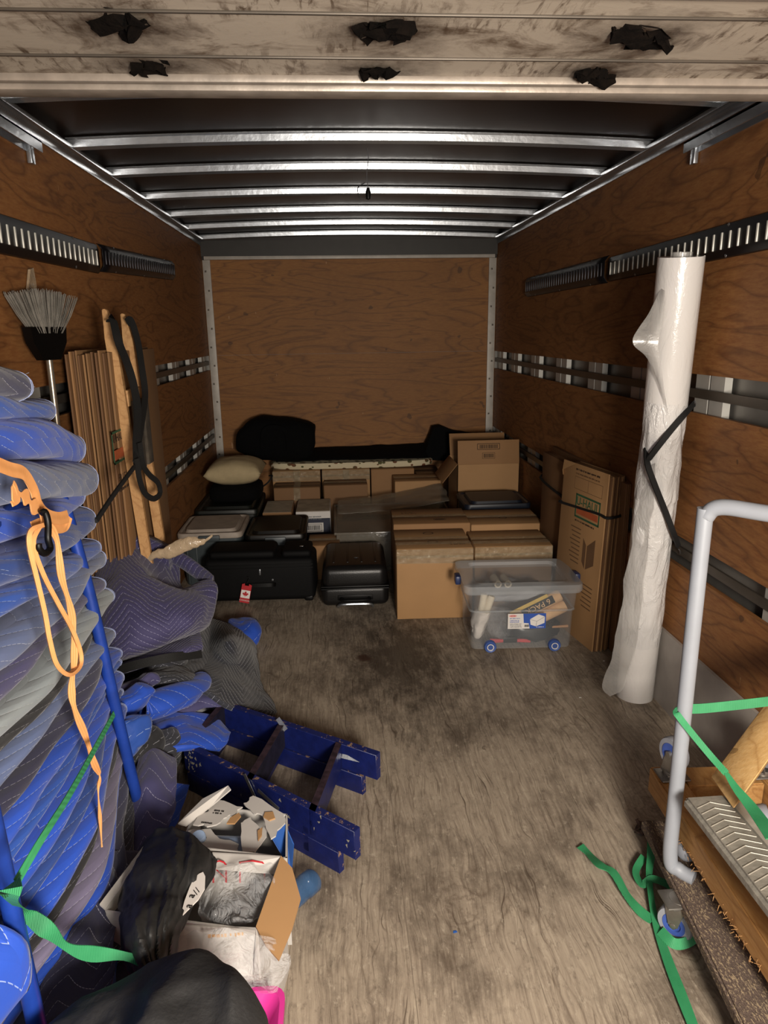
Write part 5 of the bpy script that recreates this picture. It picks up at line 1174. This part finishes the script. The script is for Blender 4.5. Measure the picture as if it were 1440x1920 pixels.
rb_([qx(238, 605, .235), qx(246, 602, .245), qx(258, 640, .26), qx(266, 690, .275), qx(272, 740, .285), qx(266, 790, .30), qx(258, 840, .31), qx(254, 870, .32)], .030)
rb_([qx(256, 860, .325), qx(262, 900, .325), qx(272, 925, .325), qx(288, 935, .325), qx(300, 925, .325), qx(296, 905, .325), qx(280, 890, .325), qx(268, 870, .325), qx(262, 830, .325)], .022)
rb_([qx(180, 977, .34), qx(215, 925, .335), qx(252, 875, .335)], .012, (1, -.5, .2), .008)
flats('tall flattened box with torn wavy edge, leaning on the left wall behind the blankets', 'tall flattened boxes on the left wall', (.195, 2.60, 0), (0.0, 1), (-1, 0), 13, .66, 1.46, -.0, [M['card_dk'], M['card3'], M['card_dk'], M['card2']], seed=9, gap=.0104, th=.0066, jit=.02)
t = thing('printed_flat_box', 'tall flattened box facing the aisle at the left, printed with an orange-green mark', 'flattened box', (.207, 2.62, 0)); t.rotation_euler = (0, 0, PI/2)
MB().box((.32, 0, .735), (.64, .008, 1.47), .0012).obj('cardboard_face', M['card3'], t)
def gp(y, z): return T(y-2.62, -.0044, z) @ FRONT
ty = atx(215, 840, .212)
mb = MB(); yy, zz_ = ty.y-2.62-.02, ty.z
for (a, b, c, d_) in ((0, .16, .0, .008), (0, .16, .11, .118), (0, .008, 0, .118), (.152, .16, 0, .118)): mb.b2(yy+a, yy+b, -.0052, -.004, zz_-.06+c, zz_-.06+d_)
mb.obj('logo_frame', M['green_print'], t, smooth=False)
MB().b2(yy+.015, yy+.145, -.0052, -.004, zz_-.045, zz_-.01).obj('logo_stripe', M['orange_print'], t, smooth=False)
text('lettering', 'U-HAUL', .04, M['ink'], T(yy+.08, -.0052, zz_+.03) @ FRONT, t)
text('lettering', 'ELLE ES', .040, M['ink'], T(yy+.10, -.0052, zz_-.12) @ FRONT, t); scrib(t, T(yy+.12, -.0052, zz_-.16) @ FRONT, .2, .022, 1, M['ink'], 12, 'lettering')
# ================================================================== RIGHT SIDE
def film_mat(name, c, alpha, bumpd, sc):
    m = NT(name); co = m.coord(scale=(1, 1, .55)); m.col(c); m.rough(.22); m.set(Alpha=alpha, Coat_Weight=.5, Coat_Roughness=.12, Subsurface_Weight=.0)
    a = m.noise(co, sc, 5, .6, 1.4); m.bump(m.math('ADD', a, m.math('MULTIPLY', m.math('PINGPONG', m.math('MULTIPLY', a, 9), 1), .25)), bumpd); return m.m
M['film'] = film_mat('milky_plastic_film', 'cfcdcb', 1, .007, 13); M['film_flat'] = film_mat('smooth_milky_film', 'd2cfcc', 1, .0015, 12); M['film_loose'] = film_mat('loose_clear_film', 'c8c6c2', .30, .006, 9)
RB, RT = Vector((2.256, 2.625, .004)), Vector((2.188, 2.405, 1.757)); RA = (RT-RB).normalized(); RX = RA.orthogonal().normalized(); RY = RA.cross(RX); RLEN = (RT-RB).length
t = thing('plastic_sheeting_roll', 'tall roll of milky plastic sheeting leaning upright against the right wall', 'plastic roll', tuple(RB))
def roll_fn(z0, z1, wr):
    def fn(u, v):
        z = z0+(z1-z0)*u; a = v*2*PI; e = min(1, min(u, 1-u)*12)
        d = RX*math.cos(a)+RY*math.sin(a); p = RA*z
        r = .075 + wr*e*(abs(noise.noise(Vector((math.cos(a)*2.2, math.sin(a)*2.2, z*5.5))))*1.0+.6*noise.noise(Vector((math.cos(a)*5, math.sin(a)*5, z*11))))
        if wr and z > .9: r += .006*math.sin(a*2+z*6)*e
        return p + d*r
    return fn
for z0, z1, wr, m_, nm in ((.0, .275, 0, 'film_flat', 'roll_end'), (.27, 1.28, .0075, 'film', 'wrapped_film'), (1.27, RLEN, 0, 'film_flat', 'roll_top')):
    mb = MB(); mb.grid(roll_fn(z0, z1, wr), 90 if wr else 6, 64, closev=True); mb.obj(nm, M[m_], t, ang=80)
R4 = Matrix((( RX.x, RY.x, RA.x, 0), (RX.y, RY.y, RA.y, 0), (RX.z, RY.z, RA.z, 0), (0, 0, 0, 1)))
MB().lathe([(.022, RLEN), (.075, RLEN), (.075, RLEN-.004), (.0, RLEN-.004)], R4, 40).obj('end_face', M['film_flat'], t)
MB().lathe([(.026, RLEN-.02), (.026, RLEN+.014), (.035, RLEN+.014), (.035, RLEN-.02)], R4, 30).obj('core', M['film_loose'], t)
MB().lathe([(0, 0), (.076, 0), (.076, .002)], R4, 40).obj('bottom_face', M['film_flat'], t)
def loose(rows, seed, nm, bump=.012):
    o = sheet(nm, [[Vector(p)-RB for p in r] for r in rows], M['film_loose'], t, .0012, 34, 24, bump=bump, bs=7, seed=seed); return o
loose([[aty(1237, 540, 2.40), aty(1245, 545, 2.36)], [aty(1213, 590, 2.38), aty(1243, 600, 2.35)], [aty(1187, 640, 2.36), aty(1236, 640, 2.34)], [aty(1214, 672, 2.37), aty(1240, 690, 2.35)], [aty(1238, 735, 2.40), aty(1252, 780, 2.37)]], 2, 'loose_corner', .005)
loose([[aty(1208, 880, 2.48), aty(1228, 870, 2.42)], [aty(1192, 960, 2.50), aty(1222, 950, 2.44)], [aty(1176, 1060, 2.52), aty(1210, 1060, 2.47)], [aty(1160, 1150, 2.54), aty(1200, 1150, 2.50)], [aty(1146, 1230, 2.55), aty(1186, 1235, 2.53)], [aty(1130, 1285, 2.57), aty(1168, 1292, 2.56)], [aty(1144, 1308, 2.57), aty(1160, 1298, 2.57)]], 6, 'loose_tail', .012)
t = thing('bungee_cord', 'black rubber tie-down crossing in front of the plastic roll', 'cord', tuple(atx(1300, 757, 2.325)))
b0 = t.location.copy()
def bung(pts, n_=(0, -1, .2), wd=.020): return MB().ribbon([p-b0 for p in curve(pts, 30)], wd, .008, n_).obj('strap', M['strap_blk'], t)
bung([atx(1300, 757, 2.325), aty(1285, 775, 2.40), aty(1262, 802, 2.385), aty(1238, 832, 2.385), aty(1215, 862, 2.42), aty(1211, 868, 2.47)])
bung([aty(1212, 842, 2.47), aty(1214, 870, 2.41), aty(1228, 910, 2.395), aty(1248, 960, 2.41), aty(1263, 1000, 2.42), atx(1272, 1024, 2.325)])
for px, py in ((1302, 752), (1273, 1030)): MB().tube([p-b0 for p in curve([atx(px, py, 2.325), atx(px+2, py+4, 2.335), atx(px+1, py+10, 2.35), atx(px-2, py+8, 2.355)], 10)], .0028, 8).obj('hook', M['galv'], t)
# ------------------------------------------------------------------ grey tube cart with carpeted deck
M['grey_paint'] = plain('pale_grey_paint', '8f949c', .45, .05, .06, 12)
def carpet_mat():
    m = NT('worn_brown_carpet'); f = m.noise(m.coord(scale=(1, .35, 1), rot=(0, 0, .1)), 330, 2, .6); g = m.noise(m.coord(), 24, 3)
    c = m.mix(m.ramp(f, [(.54, (0, 0, 0)), (.62, (1, 1, 1))]), '5a4b42', '9d8a6e'); m.col(m.mix(m.math('MULTIPLY', g, .3), c, '3a302a')); m.rough(.95); m.bump(f, .004); return m.m
M['carpet'] = carpet_mat(); M['steel'] = plain('zinc_caster_steel', '8e8a84', .4, .8, .2, 30); M['tyre'] = plain('pale_grey_rubber', '8d9098', .6); M['blue_tyre'] = plain('blue_caster_core', '3b55a0', .5)
t = thing('tube_cart', 'pale grey tubular cart with brown carpeted deck on casters, lower right', 'cart', (2.05, 1.30, 0)); c0 = t.location.copy()
def cv(*p): return Vector(p)-c0
K = [(1.872, 1.70), (1.80, .95), (2.26, .92), (2.31, 1.64)]
mb = MB(); mb.prism([cv(x, y, .098) for x, y in K], (0, 0, .034)); bmesh.ops.bevel(mb.bm, geom=mb.bm.edges[:], offset=.006, segments=2, affect='EDGES'); mb.obj('carpeted_deck', M['carpet'], t)
leg = curve([(1.905, 1.455, .142), (1.878, 1.483, .146), (1.859, 1.499, .175), (1.857, 1.50, .4), (1.857, 1.50, 1.06), (1.860, 1.497, 1.105), (1.880, 1.475, 1.131), (1.944, 1.402, 1.133), (2.10, 1.225, 1.133), (2.13, 1.19, 1.10), (2.14, 1.18, 1.0), (2.14, 1.18, .142)], 90)
MB().tube([p-c0 for p in leg], .0185, 18).obj('u_frame', M['grey_paint'], t)
def caster(parent, o_, p, r=.046, wd=.03, ax=(1, 0, 0), up=-1, nm='caster', tyre='tyre', core='blue_tyre'):
    """wheel, fork and plate; up=-1: plate above the wheel, +1: upside down"""
    a = Vector(ax).normalized(); q4 = a.to_track_quat('Z', 'Y').to_matrix().to_4x4(); P_ = Vector(p)-o_
    f = MB()
    for s_ in (-1, 1): f.prism([P_+a*s_*(wd/2+.004)+Vector(v) for v in ((a.y*.012, -a.x*.012, 0), (-a.y*.012, a.x*.012, 0), (-a.y*.026, a.x*.026, -up*(r+.012)), (a.y*.026, -a.x*.026, -up*(r+.012)))], a*.003)
    f.box(tuple(P_+Vector((0, 0, -up*(r+.013)))), (.05, .05, .006), .002); f.box(tuple(P_+Vector((0, 0, -up*(r+.024)))), (.085, .065, .006), .003)
    f.lathe([(0, -.01), (.024, -.01), (.027, 0), (.024, .01), (0, .01)], T(P_+Vector((0, 0, -up*(r+.018)))), 20)
    fk = f.obj(nm, M['steel'], parent)
    wl = MB().lathe([(r*.62, wd/2), (r*.93, wd/2), (r, wd/2-.006), (r, -wd/2+.006), (r*.93, -wd/2), (r*.62, -wd/2), (r*.62, wd/2)], T(P_) @ q4, 32).obj('tyre', M[tyre], fk)
    MB().lathe([(0, wd/2-.004), (r*.36, wd/2-.004), (r*.40, wd/2+.001), (r*.64, wd/2+.0015), (r*.64, -wd/2-.0015), (r*.40, -wd/2-.001), (0, -wd/2+.004)], T(P_) @ q4, 32).obj('hub', M[core], fk)
    b = MB()
    for sx in (-.030, .030):
        for sy in (-.022, .022): b.lathe([(0, .004), (.005, .003), (.007, 0)], T(P_+Vector((sx, sy, -up*(r+.027)))) @ (Matrix() if up > 0 else Rx(PI)), 8)
    b.lathe([(0, wd/2+.010), (.008, wd/2+.008), (.009, wd/2+.004), (.009, -wd/2-.008), (0, -wd/2-.008)], T(P_) @ q4, 10)
    b.obj('bolts', M['steel'], fk)
    return fk
wp = atz(1268, 1728, .046)
for p, ax in (((wp.x, wp.y, .046), (-.75, -.62, .0)), ((1.95, 1.62, .046), (.9, .3, 0)), ((2.22, 1.0, .046), (1, 0, 0)), ((2.24, 1.56, .046), (1, 0, 0))): caster(t, c0, p, ax=ax)
# wooden furniture dolly lying upside down on the cart
M['dolly_wood'] = plywood('worn_dolly_hardwood', 'y', 'a97a42', '7c5228', 'c49a62', 21)
P0, P1 = atz(1218, 1437, .265), atz(1440, 1775, .265); dd = (P1-P0).normalized(); nn = Vector((-dd.y, dd.x, 0)); nn = nn if nn.x > 0 else -nn
t = thing('furniture_dolly', 'worn wooden furniture dolly upside down on the carpeted cart, frayed at its side', 'furniture dolly', (P0.x, P0.y, .134)); o0 = t.location.copy()
def brd(a, b, wd, z0, z1, nm='board', mat='dolly_wood', side=None):
    a, b = Vector((a.x, a.y, z0))-o0, Vector((b.x, b.y, z0))-o0; s_ = side or nn
    mb = MB(); mb.prism([a, b, b+s_*wd, a+s_*wd], (0, 0, z1-z0)); bmesh.ops.bevel(mb.bm, geom=mb.bm.edges[:], offset=.004, segments=2, affect='EDGES'); return mb.obj(nm, M[mat], t)
brd(P0, P0+dd*.78, .075, .185, .265); brd(P0+nn*.30, P0+nn*.30+dd*.78, .07, .185, .265)
brd(P0+nn*.076, P0+nn*.298, .0 or .09, .19, .26, side=dd); brd(P0+nn*.076+dd*.66, P0+nn*.298+dd*.66, .09, .19, .26, side=dd)
mb = MB()      # splintered lower edge
r = random.Random(5)
for k in range(60):
    u = r.uniform(.22, .62); p = P0+dd*u-nn*.001; p.z = .185+r.uniform(-.004, .02); q_ = p+Vector((r.uniform(-.012, .003), r.uniform(-.010, .010), r.uniform(-.012, .002)))
    mb.tube([p-o0, q_-o0], [.0011, .0004], 4)
mb.obj('splinters', M['pine'], t)
pc = P0+dd*.05+nn*.045; caster(t, o0, (pc.x, pc.y, .342), r=.048, ax=(1, .25, 0), up=1)
pc = P0+dd*.73+nn*.05; caster(t, o0, (pc.x, pc.y, .342), r=.048, ax=(.8, -.5, 0), up=1)
pc = P0+dd*.05+nn*.31; caster(t, o0, (pc.x, pc.y, .342), r=.048, ax=(1, .25, 0), up=1)
g = MB(); pg = atz(1288, 1592, .165)
g.lathe([(0, .018), (.026, .018), (.030, .01), (.030, -.01), (.020, -.024), (0, -.024)], T(pg-o0), 24); g.obj('swivel_plate', M['tyre'], t)
# grey rubber tread board of the topmost dolly
M['tread'] = plain('worn_grey_tread_rubber', '87837a', .5, .15, .35, 22, .0015, 60); M['tread_hi'] = plain('worn_tread_ridge', 'a29d92', .5, .15, .2, 30)
A0, A1 = atz(1281, 1492, .42), atz(1322, 1447, .42); ad = (atz(1440, 1700, .42)-A0).normalized(); aw = (A1-A0); aw = (aw - ad*aw.dot(ad)); W_ = aw.length; aw.normalize()
A0 = A0
t = thing('rubber_topped_dolly', 'topmost dolly board with grey chevron rubber tread, tilted among the dollies', 'furniture dolly', (A0.x, A0.y, .395)); o0 = t.location.copy()
mb = MB(); mb.prism([A0-o0-Vector((0, 0, .03)), A0+ad*.7-o0-Vector((0, 0, .03)), A0+ad*.7+aw*W_-o0-Vector((0, 0, .03)), A0+aw*W_-o0-Vector((0, 0, .03))], (0, 0, .03)); bmesh.ops.bevel(mb.bm, geom=mb.bm.edges[:], offset=.008, segments=3, affect='EDGES'); mb.obj('tread_pad', M['tread'], t)
mb = MB()
for k in range(26):
    u = .03+k*.021
    a_, b_, c_ = A0+ad*(u+.018)+aw*W_*.10, A0+ad*u+aw*W_*.5, A0+ad*(u+.018)+aw*W_*.90
    mb.tube([v-o0+Vector((0, 0, .0008)) for v in (a_, b_, c_)], .0013, 5)
mb.obj('tread_ridges', M['tread_hi'], t)
mb = MB(); mb.prism([A0+aw*(W_+.002)-o0-Vector((0, 0, .038)), A0+ad*.7+aw*(W_+.002)-o0-Vector((0, 0, .038)), A0+ad*.7+aw*(W_+.026)-o0-Vector((0, 0, .038)), A0+aw*(W_+.026)-o0-Vector((0, 0, .038))], (0, 0, .034)); mb.obj('board', M['tread_hi'], t, smooth=False)
B0 = A0+aw*(W_+.03)+ad*.16; mb = MB(); mb.prism([B0-o0-Vector((0, 0, .08)), B0+aw*.26-o0-Vector((0, 0, .08)), B0+aw*.26+ad*.08-o0-Vector((0, 0, .08)), B0+ad*.08-o0-Vector((0, 0, .08))], (0, 0, .03)); mb.obj('cross_board', M['dolly_wood'], t, smooth=False)
pc = atz(1428, 1540, .40); caster(t, o0, (pc.x+.01, pc.y, .385), r=.050, wd=.034, ax=(.9, -.35, .35), up=1, core='lab_blue')
# lumber
t = thing('lumber', 'short thick plank of pale yellow pine leaning up towards the right wall', 'lumber', tuple(atz(1355, 1487, .43))); o0 = t.location.copy()
M['yellow_pine'] = plywood('fresh_yellow_pine', 'x', 'c9a064', 'a07440', 'dcb880', 31)
Sa, Sb, Sc = atz(1333, 1457, .43), atz(1375, 1517, .43), atz(1390, 1495, .43)
E_ = atx(1440, 1312, 2.13); ld_ = (E_-Sa); ld_ = ld_*2.2
if (Sa+ld_).x > 2.30: ld_ = ld_*((2.30-Sa.x)/ld_.x)
up_ = Vector((0, 0, -.03)); w1 = Sb-Sa; w2 = (Sc-Sb)
mb = MB(); mb.prism([Sa-o0, Sb-o0, Sc-o0+Vector((0, 0, -.012)), Sa+w2-o0+Vector((0, 0, -.03))], ld_); bmesh.ops.bevel(mb.bm, geom=mb.bm.edges[:], offset=.002, segments=1, affect='EDGES'); mb.obj('plank', M['yellow_pine'], t)
# ------------------------------------------------------------------ green straps on the right
t = thing('green_strap', 'green webbing strap tied round the pale grey tube and over the pine plank', 'strap', (1.857, 1.5, .60)); o0 = t.location.copy()
def gs(pts, wd, n_, n=40, th=.002, nm='webbing'): return MB().ribbon([Vector(p)-o0 for p in curve(pts, n)], wd, th, n_).obj(nm, M['green'], t)
gs([aty(1291, 1329, 1.50), aty(1320, 1328, 1.50), aty(1380, 1322, 1.50), aty(1450, 1314, 1.50), aty(1500, 1308, 1.5)], .024, (0, -1, .25))
gs([aty(1291, 1329, 1.52), aty(1280, 1326, 1.522), aty(1268, 1334, 1.495), aty(1274, 1345, 1.48), aty(1300, 1378, 1.46), aty(1335, 1420, 1.42), aty(1362, 1450, 1.38)], .016, (-.3, -1, .3))
gs([aty(1362, 1450, 1.38), aty(1380, 1478, 1.34), aty(1410, 1515, 1.28), aty(1450, 1570, 1.18)], [.010+.022*i/40 for i in range(41)], (-.3, -1, .5))
t = thing('green_strap', 'loose green webbing strap trailing on the floor past the caster, lower right', 'strap', tuple(atz(1240, 1760, .0))); o0 = t.location.copy()
F = lambda px, py, z=.012: atz(px, py, z)
gs([F(1088, 1586), F(1105, 1602), F(1125, 1622, .03), F(1150, 1636, .03), F(1175, 1678, .02), F(1200, 1708), F(1224, 1726)], .026, [Vector((.3*math.sin(i*.3), -.4*math.cos(i*.2), 1)) for i in range(41)])
gs([F(1212, 1555, .012), F(1215, 1545, .06), F(1222, 1552, .07), F(1221, 1600, .04), F(1217, 1640, .03), F(1222, 1690, .02), F(1232, 1740), F(1252, 1800), F(1275, 1860), F(1300, 1925), F(1315, 1970)], [.022+.006*math.sin(i*.25) for i in range(41)], [Vector((-.5+.5*min(1, i/20), -.5, 1)) for i in range(41)])
gs([F(1207, 1606, .02), F(1192, 1634, .02), F(1204, 1658, .02), F(1222, 1648, .03), F(1245, 1655, .03), F(1268, 1670, .03)], .020, (0, -.6, 1))
gs([F(1238, 1745, .02), F(1262, 1768, .02), F(1285, 1768, .02), F(1304, 1755, .03), F(1306, 1738, .04)], .026, (0, -1, .5))
o = centre(blob(MB(), atz(1200, 1552, .012), (.022, .028, .010), None, 2, bump=.02, bs=40, seed=6).obj('lint_clump', plain('grey_red_lint', '5f4c44', .95, 0, .6, 60))); tag(o, 'small clump of lint on the floor at the green strap\'s upper end', 'lint')
for i, (px, py, s_, lab) in enumerate(((1086, 1309, .007, 'tiny white paper chip on the floor left of the plastic roll'), (1131, 1240, .006, 'tiny white chip on the floor below the right flattened boxes'), (850, 1750, .007, 'tiny blue paint flake on the floor in the middle foreground'))):
    p = atz(px, py, .001); o = MB().prism([(0, 0, 0), (s_*1.6, s_*.3, 0), (s_*1.3, s_*1.1, 0), (.1*s_, s_, 0)], (0, 0, .001)).obj('floor_chip', M['white'] if i < 2 else M['blue_print'], None, smooth=False); o.location = p; tag(o, lab, 'paper chip' if i < 2 else 'paint flake')
